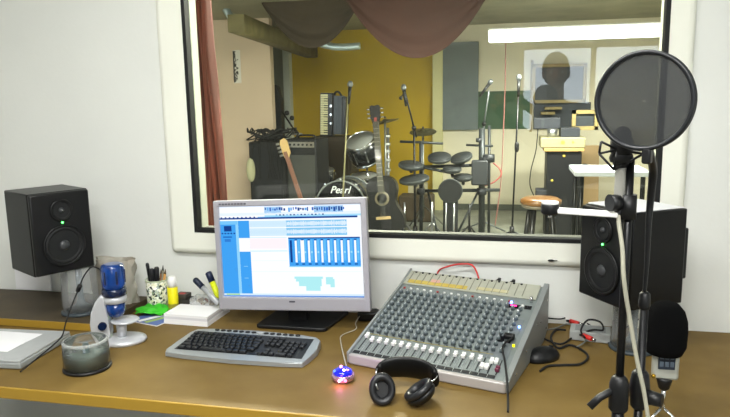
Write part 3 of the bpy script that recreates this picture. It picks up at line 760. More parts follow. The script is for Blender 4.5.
obj('gooseneck_socket', M().use(CHROME).cyl((.44, .362, pz(.362)), (.44, .362, pz(.362) + .018), .0045, n=14), MX)
mxm = Matrix.Translation((-.443, -.443, DZ)) @ Matrix.Rotation(-.2667, 4, 'Z')
def mw(u, v, z): return mxm @ Vector((u * KU, v * KV, z))
# jack plugs + black lead on the console
for (u, lab) in ((.305, 'small black jack plug sticking up behind the console, nearer the red lead'), (.35, 'small black jack plug sticking up behind the console, nearer the loudspeaker')):
    c = mw(u, .507, pz(.44) - .003); mb = M().use(BLACK).cyl(c, c + Vector((.002, .0, .014)), .0055, .005, 12).cyl(c + Vector((.002, 0, .012)), c + Vector((-.012, .004, .002)), .003, .0025, 10)
    tag(obj('jack_plug', mb), lab, 'plug', 'jack plugs behind the console')
mb = M().use(mat('red_lead', '#c9302c', .45)).tube(spline([mw(.09, .515, .10), PY(438, 272, .0) * 1, PY(448, 266.5, -.03), PY(462, 264, -.03), PY(474, 267, -.03), mw(.245, .515, .13), mw(.255, .53, .05)]), .003)
tag(obj('patch_cable', mb), 'red patch lead arching behind the mixing console', 'cable')
hb = mw(.415, .185, pz(.165) + .006)
t = thing('microphone_lead', 'black right-angle plug with a cable hanging down the front of the console', 'cable', tuple(hb))
obj('plug', M().use(BLACK).box((0, 0, .008), (.03, .018, .014), rot=Euler((.2, 0, -.3)).to_matrix(), bev=.003), t)
pts = [hb + Vector((.012, -.004, .008)), PY(503, 346, hb.y - .05), PY(505, 362, hb.y - .12), PY(507, 380, hb.y - .2), PY(508, 400, -.66), PY(508, 412, -.7)]
pts[1:] = [Vector((p.x, p.y, max(p.z, DZ + .006))) for p in pts[1:]]
obj('lead', M().use(RUBBER).tube([v - hb for v in spline(pts)], .0028), t)

# black mouse beyond the mixer
g = PZ(543, 361, DZ)
t = thing('computer_mouse', 'black computer mouse on the desk against the side of the console', 'mouse', (g.x, g.y + .015, DZ), math.radians(-50))
mb = M().use(BLACK).sphere((0, 0, .006), .056, 24, sx=.62, sy=1, sz=.55)
for v in mb.bm.verts: v.co.z = max(v.co.z, .0005)
obj('shell', mb, t)
obj('scroll_wheel', M().use(RUBBER).cyl((-.004, .03, .031), (.004, .03, .031), .006, n=14), t)

# ================================================================== CABLES AND RCA
def zc(x, y, dz=.005): return PZ(x, y, DZ + dz)
cabs = [([mw(.43, .51, .06), zc(560, 319, .03), zc(572, 316), zc(585, 322), zc(600, 333), zc(610, 345)], 'black lead with red plug running from the console toward the clear stand', .0024),
        ([zc(540, 371), zc(548, 366), zc(562, 365), zc(580, 364), zc(588, 357), zc(582, 350), zc(570, 345), zc(558, 348), zc(551, 338), zc(556, 330), zc(566, 330)], 'thick black cable looping widest over the bare desk', .0034),
        ([mw(.445, .46, .012), zc(560, 344), zc(575, 336, .01), zc(592, 330, .04), zc(603, 330, .055), zc(600, 322, .07), zc(588, 320, .07), zc(581, 330, .045), zc(585, 338, .036)], 'black cable coiling over the small grey box', .003),
        ([mw(.44, .49, .02), zc(556, 328), zc(568, 324), zc(580, 330, .012), zc(586, 340, .012), zc(577, 347, .007)], 'grey cable crossing under the black loops', .0024)]
for i, (pts, lab, r) in enumerate(cabs):
    tag(obj('audio_cable', M().use(RUBBER if i < 3 else mat('cab_grey', '#70736f', .5)).tube(spline(pts), r)), lab, 'cable', 'cables behind the console')
REDP = mat('rca_red', '#c8231e', .4)
for (x, y, ang, lab) in ((567, 318, -.5, 'red phono plug nearest the wall'), (575, 323, -.7, 'red phono plug between its neighbours on the tangled cables'), (588, 338, -.9, 'red phono plug in front of the small grey box')):
    hgt = .034 if y > 330 else .012
    g = PZ(x, y, DZ + hgt)
    t = thing('phono_plug', lab, 'plug', (g.x, g.y, DZ + hgt - .008), ang, 'red phono plugs')
    t.scale = (1.25, 1.25, 1.25)
    obj('sleeve', M().use(REDP).cyl((-.014, 0, .008), (.012, 0, .008), .0062, .0055, 14), t)
    obj('contact', M().use(CHROME).cyl((.012, 0, .008), (.022, 0, .008), .004, n=12), t)
    obj('strain_relief', M().use(BLACK).cyl((-.026, 0, .006), (-.014, 0, .008), .003, .004, 10), t)
g = PZ(589, 345, DZ)
t = thing('adapter_box', 'small grey box among the cables beside the clear stand', 'box', (g.x + .01, g.y + .06, DZ), -.15)
obj('case', M().use(mat('box_grey', '#9a9d9b', .5)).box((0, 0, .016), (.12, .075, .03), bev=.003), t)
obj('top_label', M().use(mat('box_dark', '#7c8080', .5)).box((.0, 0, .0315), (.09, .05, .001)), t)
g = PY(551, 260.5, -.03)
mb = M().use(BLACK).sphere((g.x, -.031, g.z), .011, 12, sx=1, sy=.5, sz=.35).cyl((g.x + .008, -.031, g.z), (g.x + .02, -.031, g.z + .0005), .0015, n=8)
tag(obj('cable_clip', mb), 'tiny black clip on the white window surround', 'clip')

# ================================================================== HEADPHONES
g = PZ(405, 396, DZ)
t = thing('headphones', 'black padded headphones lying against the front of the console', 'headphones', (g.x, g.y, DZ), -.08)
HB = mat('headband', '#08090a', .42, spec=.35)
# headband: wide padded arch raised and leaning on the console
ctrs = []
for k in range(13):
    a_ = PI * (k / 12); ctrs.append(Vector((-.074 * math.cos(a_) + .004, .004 + .036 * math.sin(a_), .052 + .010 * math.sin(a_))))
rings = []
mb = M().use(HB)
for i, p in enumerate(ctrs):
    tt = (ctrs[min(i + 1, 12)] - ctrs[max(i - 1, 0)]).normalized(); up = Vector((0, -.25, 1)); up = (up - tt * up.dot(tt)).normalized()
    rings.append(mb.ring(p, tt, up, .010, 14, ry=.024 + .009 * math.sin(PI * i / 12)))
mb.skin(rings); obj('headband', mb, t)
for sx in (-1, 1):
    cxx = .050 * sx + .002
    R = Euler((math.radians(68 if sx < 0 else 35), 0, math.radians(20 if sx < 0 else -75))).to_matrix()
    c = Vector((cxx, -.046, .034))
    cup = obj('ear_cup', M().use(BLACK).lathe([(.012, -.018), (.03, -.015), (.038, -.006), (.04, .0), (.036, .004)], c, R=R, n=32, sx=.82), t)
    obj('ear_pad', M().use(mat('pad_leather', '#1c1d20', .35)).lathe([(.034, .004), (.041, .009), (.039, .018), (.03, .021), (.02, .015), (.019, .006)], c, R=R, n=32, sx=.82, caps=False), cup)
    top_ = ctrs[0] if sx < 0 else ctrs[-1]
    obj('yoke', M().use(CHROME if sx > 0 else STEEL).tube(spline([top_ + Vector((0, -.0, .016)), top_ + Vector((sx * .004, -.008, .01)), c + Vector((sx * .012, -.012, .02)), c + Vector((sx * .006, -.016, .005))]), .0022), t)
obj('lead', M().use(RUBBER).tube(spline([(-.075, -.01, .02), (-.085, -.005, .012), (-.083, -.02, .006), (-.07, -.03, .004)]), .0018), t)

# ================================================================== MICROPHONE STANDS, POP FILTER, MICROPHONES
SY = -1.15
def SP(x, y, Y=SY): return PY(x, y, Y)
p0 = SP(628.5, 200); px_, pyy = p0.x, SY
POLE = mat('pole_black', '#0d0e11', .35, metal=.2)
t = thing('microphone_stand', 'black microphone stand holding the silver microphone and the white arm', 'microphone stand', (px_, pyy, 0))
MSX = t
ztop = SP(628, 158).z; zcl = SP(629, 388).z
obj('pole', M().use(POLE).cyl((0, 0, zcl - .02), (0, 0, ztop), .0062, n=16), t)
obj('lower_tube', M().use(POLE).cyl((0, 0, .05), (0, 0, zcl), .0095, n=16), t)
obj('clutch', M().use(BLACK).lathe([(.011, -.03), (.015, -.025), (.015, .015), (.012, .025), (.008, .03)], (0, 0, zcl - .01), n=20), t)
obj('clutch_lever', M().use(BLACK).tube([(0, 0, zcl), (-.03, -.01, zcl - .015), (-.045, -.015, zcl - .03)], .006), t)
for k in range(3):
    a_ = k * 2 * PI / 3 + .4
    lg = obj('leg', M().use(POLE).cyl((0, 0, .1), (.28 * math.cos(a_), .28 * math.sin(a_), .012), .007, n=10), t)
    obj('rubber_foot', M().use(RUBBER).sphere((.28 * math.cos(a_), .28 * math.sin(a_), .012), .012, 10), lg)
# white arm with knob
A_, B_ = SP(557, 210.5), SP(617, 214.5)
aL = A_ - Vector((px_, pyy, 0)); bL = B_ - Vector((px_, pyy, 0))
mb = M().use(mat('arm_white', '#e9eae8', .35)); dv = (bL - aL)
mb.box((aL + bL) / 2 + Vector((0, 0, -.0)), (dv.length, .02, .0075), rot=dv.to_track_quat('X', 'Z').to_matrix(), bev=.002)
obj('side_arm', mb, t)
e = SP(550, 209) - Vector((px_, pyy, 0))
mb = M().use(BLACK).lathe([(.011, -.008), (.0135, -.005), (.0135, .007), (.0128, .008)], e, n=24); mb.use(mat('arm_white', '#e9eae8')).lathe([(.0128, .0082), (.0128, .0115), (.01, .012)], e, n=24)
mb.use(CHROME).lathe([(.003, -.008), (.003, -.014)], e, n=12)
obj('arm_end_clamp', mb, t)
kx = SP(614, 202) - Vector((px_, pyy, 0))
obj('arm_knob', M().use(BLACK).cyl(kx + Vector((-.008, -.01, 0)), kx + Vector((.006, -.004, 0)), .013, .012, 18), t)
obj('arm_collar', M().use(BLACK).cyl((0, 0, kx.z - .025), (0, 0, kx.z + .012), .012, n=18), t)

# condenser microphone in shock mount
mt_, mb_ = SP(619, 168), SP(619, 206)
t = thing('condenser_microphone', 'silver bodied studio microphone hanging below the pop filter in a black cradle', 'microphone', tuple(SP(619, 206)))
O_ = SP(619, 206); f_ = lambda x, y, Y=SY: PY(x, y, Y) - O_
obj('body', M().use(mat('mic_silver', '#b9b8b0', .3, metal=.35)).lathe([(.006, 0), (.0078, .004), (.0078, .052), (.0085, .058)], n=24), t)
obj('head_grille', M().use(mat('mic_head', '#15161a', .4, bump=.4, bscale=900)).lathe([(.0085, .058), (.012, .064), (.0135, .09), (.012, .112), (.006, .118), (.001, .119)], n=24), t)
obj('connector', M().use(BLACK).cyl((0, 0, -.022), (0, 0, 0), .0058, .007, 16), t)
sh = M().use(BLACK)
cn = f_(619, 158)
corners = [f_(598, 153), f_(600, 141), f_(616, 149), f_(613, 169), f_(642, 153)]
for a, b in ((0, 1), (1, 2), (0, 2), (0, 3), (3, 2), (2, 4), (3, 4)): sh.cyl(corners[a] + Vector((0, -.012, 0)), corners[b] + Vector((0, -.012, 0)), .0018, n=8)
obj('shock_mount', sh.lathe([(.0155, -.006), (.0175, 0), (.0155, .006)], Vector((0, 0, cn.z)), n=28, caps=False), t)
obj('mount_ring', M().use(BLACK).lathe([(.0145, -.012), (.0165, -.008), (.0165, .008), (.0145, .012)], Vector((0, 0, cn.z + .018)), n=28, caps=False), t)
obj('mount_arm', M().use(BLACK).cyl(cn + Vector((.014, 0, 0)), Vector((px_, pyy, 0)) - O_ + Vector((0, 0, SP(628, 160).z)), .004, n=12), t)
tp = f_(634, 150)
obj('white_tape', M().use(mat('tape_white', '#d9d7cc', .6)).box(tp, (.012, .012, .011), rot=Euler((0, .3, .2)).to_matrix(), bev=.002), t)

# pale cable from the microphone
pts = [SP(618.5, 212), SP(619, 224, SY - .01), SP(622.5, 250, SY - .02), SP(624, 280, SY - .025), SP(630, 320, SY - .02), SP(637, 360, SY - .02), SP(644, 392, SY - .02), SP(650, 430, SY - .02)]
mb = M().use(mat('cable_pale', '#a5a392', .5)).tube(spline(pts), .0033)
tag(obj('microphone_cable', mb), 'pale grey cable dropping from the silver microphone past the stand', 'cable')

# pop filter on its own stand
pcn = SP(643, 101, -1.225)
t = thing('pop_filter', 'round black mesh pop filter on a bent black arm', 'pop filter', tuple(pcn), (0, 0, math.radians(-24)))
Rr = .0618
Rp = Euler((0, 0, 0)).to_matrix()
RING = mat('ring_black', '#1b1d20', .35)
mb = M().use(RING)
for dy, r in ((0, Rr), (.009, Rr)):
    pts_ = [Vector((r * math.cos(2 * PI * k / 64), dy, r * 1.04 * math.sin(2 * PI * k / 64))) for k in range(64)]
    rs = [mb.ring(p, Vector((-p.z, 0, p.x)).normalized(), Vector((0, 1, 0)), .0032, 8) for p in pts_]
    for i in range(64):
        a, b = rs[i], rs[(i + 1) % 64]
        for q_ in range(8): mb._f([a[q_], a[(q_ + 1) % 8], b[(q_ + 1) % 8], b[q_]], True)
obj('hoop', mb, t)
NET = bpy.data.materials.new('nylon_net'); NET.use_nodes = True; nt = NET.node_tree; b = nt.nodes['Principled BSDF']
b.inputs['Base Color'].default_value = (*hexc('#1d2022'), 1); b.inputs['Roughness'].default_value = .6; b.inputs['Alpha'].default_value = .76
def disc(y): return M().use(NET).lathe([(Rr - .001, -y), (.001, -y)], axis='Y', n=48, sy=1.04, caps=False)
obj('mesh_screen', disc(0), t); obj('mesh_screen', disc(.009), t)
obj('hoop_clamp', M().use(BLACK).box((0.008, .005, -Rr - .012), (.012, .016, .022), bev=.003), t)
q1 = SP(649, 298)
gst = thing('gooseneck_stand', 'thinner black stand with a gooseneck rising to the pop filter', 'microphone stand', (q1.x - .005, SY + .015, 0))
G_ = gst.location.copy()
zlow = SP(644, 300).z; ym = SY + .015
pts = [PY(644.5, 292, ym), PY(647, 260, ym), PY(648.5, 225, ym), PY(650.5, 200, ym), PY(653, 172, ym - .02), PY(651, 158, -1.19), PY(649, 150, -1.215)]
obj('gooseneck', M().use(BLACK).tube([p - G_ for p in spline(pts)], .004, 10, radii=[.0028 + .0032 * min(1, k / 30) for k in range(len(spline(pts)))]), gst)
l0 = PY(644.5, 300, ym) - G_
obj('joint', M().use(BLACK).lathe([(.004, .014), (.008, .01), (.009, -.008), (.0075, -.014)], Vector((l0.x, 0, l0.z)), n=20), gst)
obj('pole', M().use(POLE).cyl((l0.x, 0, .05), (l0.x, 0, l0.z), .0068, n=16), gst)
zz = (PY(645, 388, ym) - G_).z
obj('clutch', M().use(BLACK).lathe([(.008, .03), (.013, .024), (.016, .0), (.013, -.03), (.009, -.035)], Vector((l0.x, 0, zz)), n=20), gst)
obj('clutch_knob', M().use(BLACK).cyl((l0.x + .01, -.01, zz - .01), (l0.x + .03, -.02, zz - .01), .012, .01, 16), gst)
obj('brass_pin', M().use(mat('brass', '#c9a23a', .25, metal=.9)).sphere((l0.x + .017, -.012, zz + .026), .0035, 10), gst)
for k in range(3):
    a_ = k * 2 * PI / 3 + 1.1
    lg = obj('leg', M().use(POLE).cyl((l0.x, 0, .1), (l0.x + .24 * math.cos(a_), .24 * math.sin(a_), .012), .006, n=10), gst)
    obj('rubber_foot', M().use(RUBBER).sphere((l0.x + .24 * math.cos(a_), .24 * math.sin(a_), .012), .012, 10), lg)

# handheld recorder with windshield on a small tripod
RY = -.66
rc = PY(664.5, 345, RY)
t = thing('audio_recorder', 'grey handheld recorder under a large black foam windshield on a small stand', 'recorder', (rc.x, RY, DZ))
zf = lambda y: PY(667, y, RY).z - DZ
zt, zm, zb, zd = zf(301), zf(349), zf(378), zf(388)
rr = .0465
obj('windshield', M().use(FOAM).lathe([(.02, zm - .012), (.038, zm - .008), (rr - .001, zm + .01), (rr, (zm + zt) / 2 - .01), (rr * .97, zt - .045), (rr * .82, zt - .022), (rr * .55, zt - .007), (rr * .2, zt - .001), (.001, zt)], n=40), t)
BG = mat('recorder_grey', '#a9aba2', .4, metal=.2)
obj('body', M().use(BG).box((.004, 0, (zm + zb) / 2), (.056, .026, zm - zb), rot=Euler((0, 0, -.1)).to_matrix(), bev=.006), t)
pn = obj('control_panel', M().use(mat('panel_blue', '#2b3340', .3)).box((.004, -.0135, (zm + zb) / 2 + .012), (.036, .003, .042), bev=.001), t)
for i in range(2):
    for j in range(3): obj('button', M().use(mat('rec_btn', '#5d6a78', .4)).box((.004 - .011 + j * .011, -.0155, (zm + zb) / 2 + .004 + i * .018), (.008, .002, .012), bev=.0008), pn)
obj('mount', M().use(BLACK).lathe([(.008, zd - .004), (.012, zd), (.017, zb - .004), (.016, zb + .002)], (.004, 0, 0), n=20), t)
obj('tripod_neck', M().use(CHROME).cyl((.004, 0, .035), (.004, 0, zd), .005, n=12), t)
for k in range(3):
    a_ = k * 2 * PI / 3 - PI / 6
    obj('leg', M().use(CHROME).cyl((.004, 0, .04), (.004 + .05 * math.cos(a_), .05 * math.sin(a_), .004), .0035, n=10), t)
#PART2
# ================================================================== DRUM ROOM CONTENTS
def fl(x, Y, z=0.0, y=150):
    p = PY(x, y, Y); return Vector((p.x, Y, z))
def hz(x, y, Y): return PY(x, y, Y).z
# curtain just behind the glass, tapering folds
CUR = mat('curtain_red', '#6b2c1c', .85, col2='#4a2418', scale=4, stretch=(6, 6, .6))
rows = []
Yc = .42
for i in range(25):
    z = 2.38 - i * (2.28 / 24); row = []
    yy = 24 + i * 9
    xl, xr = 200.5 + .04 * min(i, 12) * 9 * .55, 214.5 + max(0, i - 7) * .85 + (4 if i < 4 else 0)
    a, b = PY(xl, 110, Yc).x, PY(xr, 110, Yc).x
    for j in range(33):
        u = j / 32; row.append((a + (b - a) * u, Yc + .03 * math.sin(u * 26 + .12 * i) + .012 * math.sin(u * 9 + i * .5), z))
    rows.append(row)
o = tag(obj('curtain', M().use(CUR).sheet(rows)), 'red brown curtain hanging in folds inside the studio window', 'curtain')
sm = o.modifiers.new('thick', 'SOLIDIFY'); sm.thickness = .004
# poster on the partition
a, b = PY(231.5, 50, 4.97), PY(240.5, 83, 4.97)
t = thing('poster_strip', 'narrow black and white patterned strip pinned to the beige partition', 'poster', ((a.x + b.x) / 2, 4.998, b.z))
obj('sheet', M().use(mat('poster_print', '#d8d4c8', .7)).box((0, 0, (a.z - b.z) / 2), (b.x - a.x, .006, a.z - b.z)), t)
mb = M().use(mat('poster_ink', '#1f1d1c', .7)); rnd = random.Random(3)
hh_ = a.z - b.z; ww_ = b.x - a.x
for k in range(46):
    z = .02 + (hh_ - .04) * k / 45; x = -ww_ * .38 + abs(rnd.gauss(0, .22)) * ww_
    mb.box((min(x, ww_ * .4), -.0038, z), (rnd.uniform(.008, .04), .0012, rnd.uniform(.006, .014)), rot=Euler((0, rnd.uniform(-1, 1), 0)).to_matrix())
mb.box((-ww_ * .4, -.0038, hh_ / 2), (.014, .0012, hh_ * .96))
obj('print', mb, t)
# fabric swags under the ceiling
PINK = mat('rose_fabric', '#4a3028', .9, var=.1, scale=5)
def swag(x0, x1, ytop, ybot, Y, name, label, mt_):
    rows = []
    for j in range(13):
        w_ = j / 12; row = []
        for i in range(41):
            u = i / 40; s_ = 1 - (2 * u - 1) ** 2
            xx = x0 + (x1 - x0) * u; p = PY(xx, ytop, Y); zb_ = PY((x0 + x1) / 2, ybot, Y).z
            row.append((p.x, Y + .12 * math.sin(w_ * PI) * s_ + .015 * math.sin(w_ * 22) * s_, FZ - (FZ - zb_) * s_ * w_ ** .8 - .01 * w_))
        rows.append(row)
    o = tag(obj(name, M().use(mt_).sheet(rows)), label, 'fabric', 'fabric swags under the studio ceiling')
    s2 = o.modifiers.new('t', 'SOLIDIFY'); s2.thickness = .004; return o
swag(338, 497, 14, 57, 3.2, 'fabric_swag', 'broad rose brown cloth swag sagging over the ochre wall', PINK)
swag(262, 362, 12, 47, 3.9, 'fabric_swag', 'smaller dull olive cloth swag beside the timber beam', mat('olive_fabric', '#43382a', .9, var=.15, scale=5))
t = M().use(mat('foil', '#b9c9cc', .3, metal=.6, bump=.6, bscale=40)).tube(spline([Vector((PY(306, 43, 4.4).x, 4.4, FZ)), PY(312, 38, 4.4), PY(330, 46, 4.4), PY(345, 47, 4.4), PY(360, 46, 4.4)]), .035)
tag(obj('foil_duct', t), 'silver foil duct under the studio ceiling beside the cloth swags', 'duct')
t = M().use(mat('foil', '#b9c9cc')).tube(spline([Vector((PY(226, 20, 4.2).x, 4.2, FZ)), PY(238, 26, 4.2), PY(250, 29, 4.2), PY(262, 30, 4.2)]), .04)
tag(obj('foil_duct', t), 'silver foil duct over the beige partition', 'duct')

# grey acoustic panel, green board
def flat(name, label, cat, x0, x1, y0, y1, Y, mt_, th=.03, frame=None):
    a, b = PY(x0, y0, Y), PY(x1, y1, Y); a2, b2 = PY(x0, y1, Y), PY(x1, y0, Y)
    z1, z0 = (a.z + b2.z) / 2, (b.z + a2.z) / 2; w = (b.x - a2.x); w = (b.x + b2.x) / 2 - (a.x + a2.x) / 2
    t = thing(name, label, cat, ((a.x + b.x) / 2, Y + th / 2, z0))
    obj('board', M().use(mt_).box((0, 0, (z1 - z0) / 2), (w, th, z1 - z0), bev=.004), t)
    return t, w, z1 - z0
flat('sound_absorber', 'tall blue grey padded panel on the white studio wall beside the ochre paint', 'sound absorber', 440, 478, 42, 130, 6.525, mat('panel_grey', '#6f7878', .9, var=.12, scale=4, bump=.3, bscale=20), .06)
t, w, h = flat('green_board', 'dark green board with a thin pale wooden edge on the white studio wall', 'board', 471, 530, 91, 129, 6.58, mat('board_green', '#3d5a40', .7, var=.1, scale=5), .02)
YW = mat('pale_wood', '#8a7a4c', .5, var=.1, scale=20)
a = PY(531.5, 60, 6.55); b = PY(531.5, 132, 6.55)
tag(obj('wooden_post', M().use(YW).box(((a.x + b.x) / 2, 6.588, (a.z + b.z) / 2), (.03, .03, a.z - b.z))), 'thin pale wooden post beside the green board', 'post')
a_, b_ = PY(471, 93, 6.42), PY(487, 128, 6.42)
# framed dark hatch
def frame_box(name, label, x0, x1, y0, y1, Y, cat='window frame'):
    a, b = PY(x0, y0, Y), PY(x1, y1, Y)
    w, h = b.x - a.x, a.z - b.z; t = thing(name, label, cat, ((a.x + b.x) / 2, Y, b.z))
    mb = M().use(YW)
    for x in (-w / 2, w / 2): mb.box((x, 0, h / 2), (.04, .05, h + .04))
    for z in (0, h): mb.box((0, 0, z), (w + .04, .05, .04))
    obj('frame', mb, t); obj('dark_panel', M().use(mat('hatch_dark', '#2d3236', .5, var=.3, scale=6)).box((0, .02, h / 2), (w - .04, .01, h - .04)), t)
    return t
frame_box('framed_hatch', 'dark square hatch with a pale wooden frame on the white wall over the gear shelf', 534, 584, 66, 101, 6.5)
frame_box('framed_speaker_box', 'small dark wooden framed box standing on the gear shelf', 574, 596, 112, 128, 5.2, 'box')
# shelf pieces over the black cabinet
def bit(name, label, cat, x0, x1, y0, y1, Y, d, mt_, grp=None, bev=.005):
    a, b = PY(x0, y0, Y), PY(x1, y1, Y)
    mb = M().use(mt_).box(((a.x + b.x) / 2, Y + d / 2, (a.z + b.z) / 2), (b.x - a.x, d, a.z - b.z), bev=bev)
    return tag(obj(name, mb), label, cat, grp)
YCAB = 4.9
# black cabinet
a, b = PY(547, 152, YCAB), PY(582, 152, YCAB); zt = a.z
t = thing('black_cabinet', 'tall black cabinet with two small yellow knobs under the cream console', 'cabinet', ((a.x + b.x) / 2, YCAB + .2, 0))
w = b.x - a.x
obj('body', M().use(mat('cab_black', '#0b0c0f', .5)).box((0, 0, zt / 2), (w, .4, zt), bev=.006), t)
for (x, y) in ((564, 156), (552, 180.5)):
    p = PY(x, y, YCAB - .01) - t.location
    obj('knob', M().use(mat('brass_knob', '#d8c25a', .3, metal=.6)).sphere(p, .014, 12), t)
bit('wooden_tray', 'thin tan wooden tray lying on top of the black cabinet', 'tray', 544, 584, 148.3, 151.5, YCAB - .03, .42, mat('tan_wood', '#b99455', .5))
a, b = PY(540.5, 137.5, YCAB), PY(585, 147.8, YCAB)
t = thing('cream_console', 'cream coloured flat console standing over the tan tray', 'console', ((a.x + b.x) / 2, YCAB + .18, b.z))
w, h = b.x - a.x, a.z - b.z
obj('case', M().use(mat('cream_case', '#8f8866', .45)).box((0, 0, h / 2), (w, .42, h), bev=.01), t)
obj('dial', M().use(mat('dial_green', '#a9a23c', .4)).cyl((.0, -.215, h * .55), (.0, -.2, h * .55), .02, n=16), t)
obj('dial', M().use(mat('dial_green', '#a9a23c')).cyl((.1, -.215, h * .55), (.1, -.2, h * .55), .012, n=16), t)
zc_ = a.z
p = PY(553, 131, YCAB)
tag(obj('metal_pot', M().use(STEEL).lathe([(.035, 0), (.05, .003), (.052, .085), (.049, .085), (.045, .01)], (p.x, YCAB + .12, zc_ + .001), n=24, caps=False)), 'shiny metal pot on top of the cream console', 'pot')
bit('audio_unit', 'dark audio unit on the cream console beside the metal pot', 'audio unit', 561, 580, 128, 137.3, YCAB + .05, .28, mat('unit_dark', '#2a2d33', .45))
t = bit('audio_unit', 'dark unit with a pale strip stacked higher behind the metal pot', 'audio unit', 534, 560, 118, 128.5, YCAB + .22, .2, mat('unit_dark2', '#34373d', .45))
sh = bit('wall_shelf', 'short pale wooden shelf on the wall, upper of the two over the pot', 'shelf', 545, 562, 107, 109.5, 6.35, .25, YW, 'short shelves on the white wall')
sh = bit('wall_shelf', 'short pale wooden shelf on the wall, lower of the two over the pot', 'shelf', 541, 555, 112, 114.5, 6.35, .25, YW, 'short shelves on the white wall')
bit('wooden_post', 'short pale upright post between the shelves and the framed box', 'post', 560.5, 565, 111, 127, 6.555, .05, YW)
bit('dark_shelf_back', 'dark equipment panel on the wall between the hatch and the cream console', 'panel', 534, 590, 103, 129, 6.55, .05, mat('unit_dark3', '#3a3f45', .6, var=.3, scale=7))
# carry case leaning beside the cabinet
bit('dark_bag', 'small dark bag on the floor side of the black cabinet', 'bag', 536, 547, 190, 198, YCAB, .2, mat('bag_dark', '#2c2d30', .8))
mb = M().use(RUBBER).tube(spline([PY(538, 128, 6.3), PY(536, 150, 6.3), PY(531, 170, 6.3), PY(530, 185, 6.3), PY(534, 196, 6.3)]), .006)
tag(obj('wall_cable', mb), 'thin dark cable snaking down the white studio wall beside the cabinet', 'cable')

# white table at the side
YT = 3.6
a, b = PY(575, 174, YT), PY(652, 174, YT)
t = thing('side_table', 'small white topped table with dark legs behind the microphone stands', 'table', ((a.x + b.x) / 2, YT + .3, 0))
w = b.x - a.x; zt = PY(600, 172, YT).z
obj('table_top', M().use(mat('table_white', '#b4babf', .35)).box((0, 0, zt - .02), (w, .6, .04), bev=.004), t)
for sx in (-1, 1):
    for sy in (-1, 1): obj('leg', M().use(SATIN).cyl((sx * (w / 2 - .06), sy * .26, 0), (sx * (w / 2 - .06), sy * .26, zt - .04), .02, n=12), t)
p = PY(596, 150, 5.4)
t = thing('leaning_board', 'brown board with a dark round hole leaning on the wall behind the table', 'board', (fx(585, 6.0, 180), 6.0, 0))
obj('panel', M().use(mat('board_brown', '#a98d62', .6)).box((0, .1, .45), (.34, .03, .9), rot=Euler((-.2, 0, 0)).to_matrix(), bev=.004), t)
obj('hole', M().use(RUBBER).cyl((.0, .075, .62), (.0, .082, .62), .06, n=24), t)

# stool
YS = 3.45
s0, s1 = PY(520, 199, YS), PY(562, 199, YS)
zs = PY(541, 199, YS).z
t = thing('round_stool', 'stool with a shiny tan round seat and dark legs in the studio', 'stool', ((s0.x + s1.x) / 2, YS, 0))
r = (s1.x - s0.x) / 2
obj('seat', M().use(mat('tan_leather', '#7d5528', .3, col2='#6c471e', scale=6, coat=.5)).lathe([(r * .9, zs - .045), (r, zs - .03), (r * .98, zs - .005), (r * .8, zs + .012), (.001, zs + .02)], n=40), t)
obj('seat_rim', M().use(mat('rim_grey', '#6c6455', .5)).lathe([(r * .8, zs - .075), (r * .93, zs - .06), (r * .92, zs - .044)], n=40), t)
for k in range(4):
    a_ = PI / 4 + k * PI / 2 + .2
    obj('leg', M().use(SATIN).cyl((r * 1.0 * math.cos(a_), r * 1.0 * math.sin(a_), 0), (r * .6 * math.cos(a_), r * .6 * math.sin(a_), zs - .07), .022, n=12), t)
obj('foot_ring', M().use(SATIN).tube([(r * .88 * math.cos(2 * PI * k / 24), r * .88 * math.sin(2 * PI * k / 24), .2) for k in range(25)], .01), t)

# microphone stands in the studio
def mic_stand(label, xb, Y, ytop, lean=0, boom=None, mic=True, clutch=None, mt_=POLE, rad=.011, yb=232, grp='studio microphone stands'):
    p = fl(xb, Y); t = thing('studio_microphone_stand', label, 'microphone stand', tuple(p), 0, grp)
    top = PY(xb + lean, ytop, Y) - p
    obj('pole', M().use(mt_).cyl((0, 0, .1), top, rad, rad * .8, 12), t)
    for k in range(3):
        a_ = k * 2 * PI / 3 + .5; obj('leg', M().use(mt_).cyl((0, 0, .14), (.27 * math.cos(a_), .27 * math.sin(a_), .012), .009, n=8), t)
    obj('hub', M().use(BLACK).cyl((0, 0, .08), (0, 0, .19), .024, n=14), t)
    if clutch:
        c = PY(xb + lean * .6, clutch, Y) - p; obj('clutch', M().use(BLACK).lathe([(.012, -.05), (.022, -.03), (.022, .03), (.012, .05)], c, n=14), t)
    e = top
    if boom:
        e = PY(boom[0], boom[1], Y - .15) - p
        obj('boom', M().use(mt_).cyl(top - (e - top) * .25, e, .009, n=10), t); obj('boom_joint', M().use(BLACK).sphere(top, .026, 10), t)
    return t, p, e
def hand_mic(label, tip, d, grp='studio vocal microphones'):
    t = thing('studio_microphone', label, 'microphone', tuple(tip), 0, grp)
    R = Vector(d).to_track_quat('Z', 'Y').to_matrix()
    obj('body', M().use(BLACK).lathe([(.011, -.16), (.018, 0)], R=R, n=16), t)
    obj('head', M().use(mat('mic_mesh', '#7e8284', .35, metal=.7)).lathe([(.018, 0), (.027, .012), (.028, .03), (.018, .052), (.002, .058)], R=R, n=16), t)
    return t
t, p, e = mic_stand('slim pale microphone stand rising before the accordion', 338.5, 3.9, 96, 9.5, None, mt_=mat('pole_grey', '#8a8660', .4, metal=.3), rad=.009)
hand_mic('silver headed microphone on the slim stand above the accordion', PY(350, 87, 3.9), (.1, 0, 1))
t, p, e = mic_stand('black microphone stand with a steep boom between guitar and cymbal', 415, 4.4, 128, -1, (404.5, 90), rad=.013)
hand_mic('microphone tipped upward on the steep boom before the ochre wall', PY(404, 90, 4.25), (-.12, 0, 1))
c = PY(401, 98, 4.23)
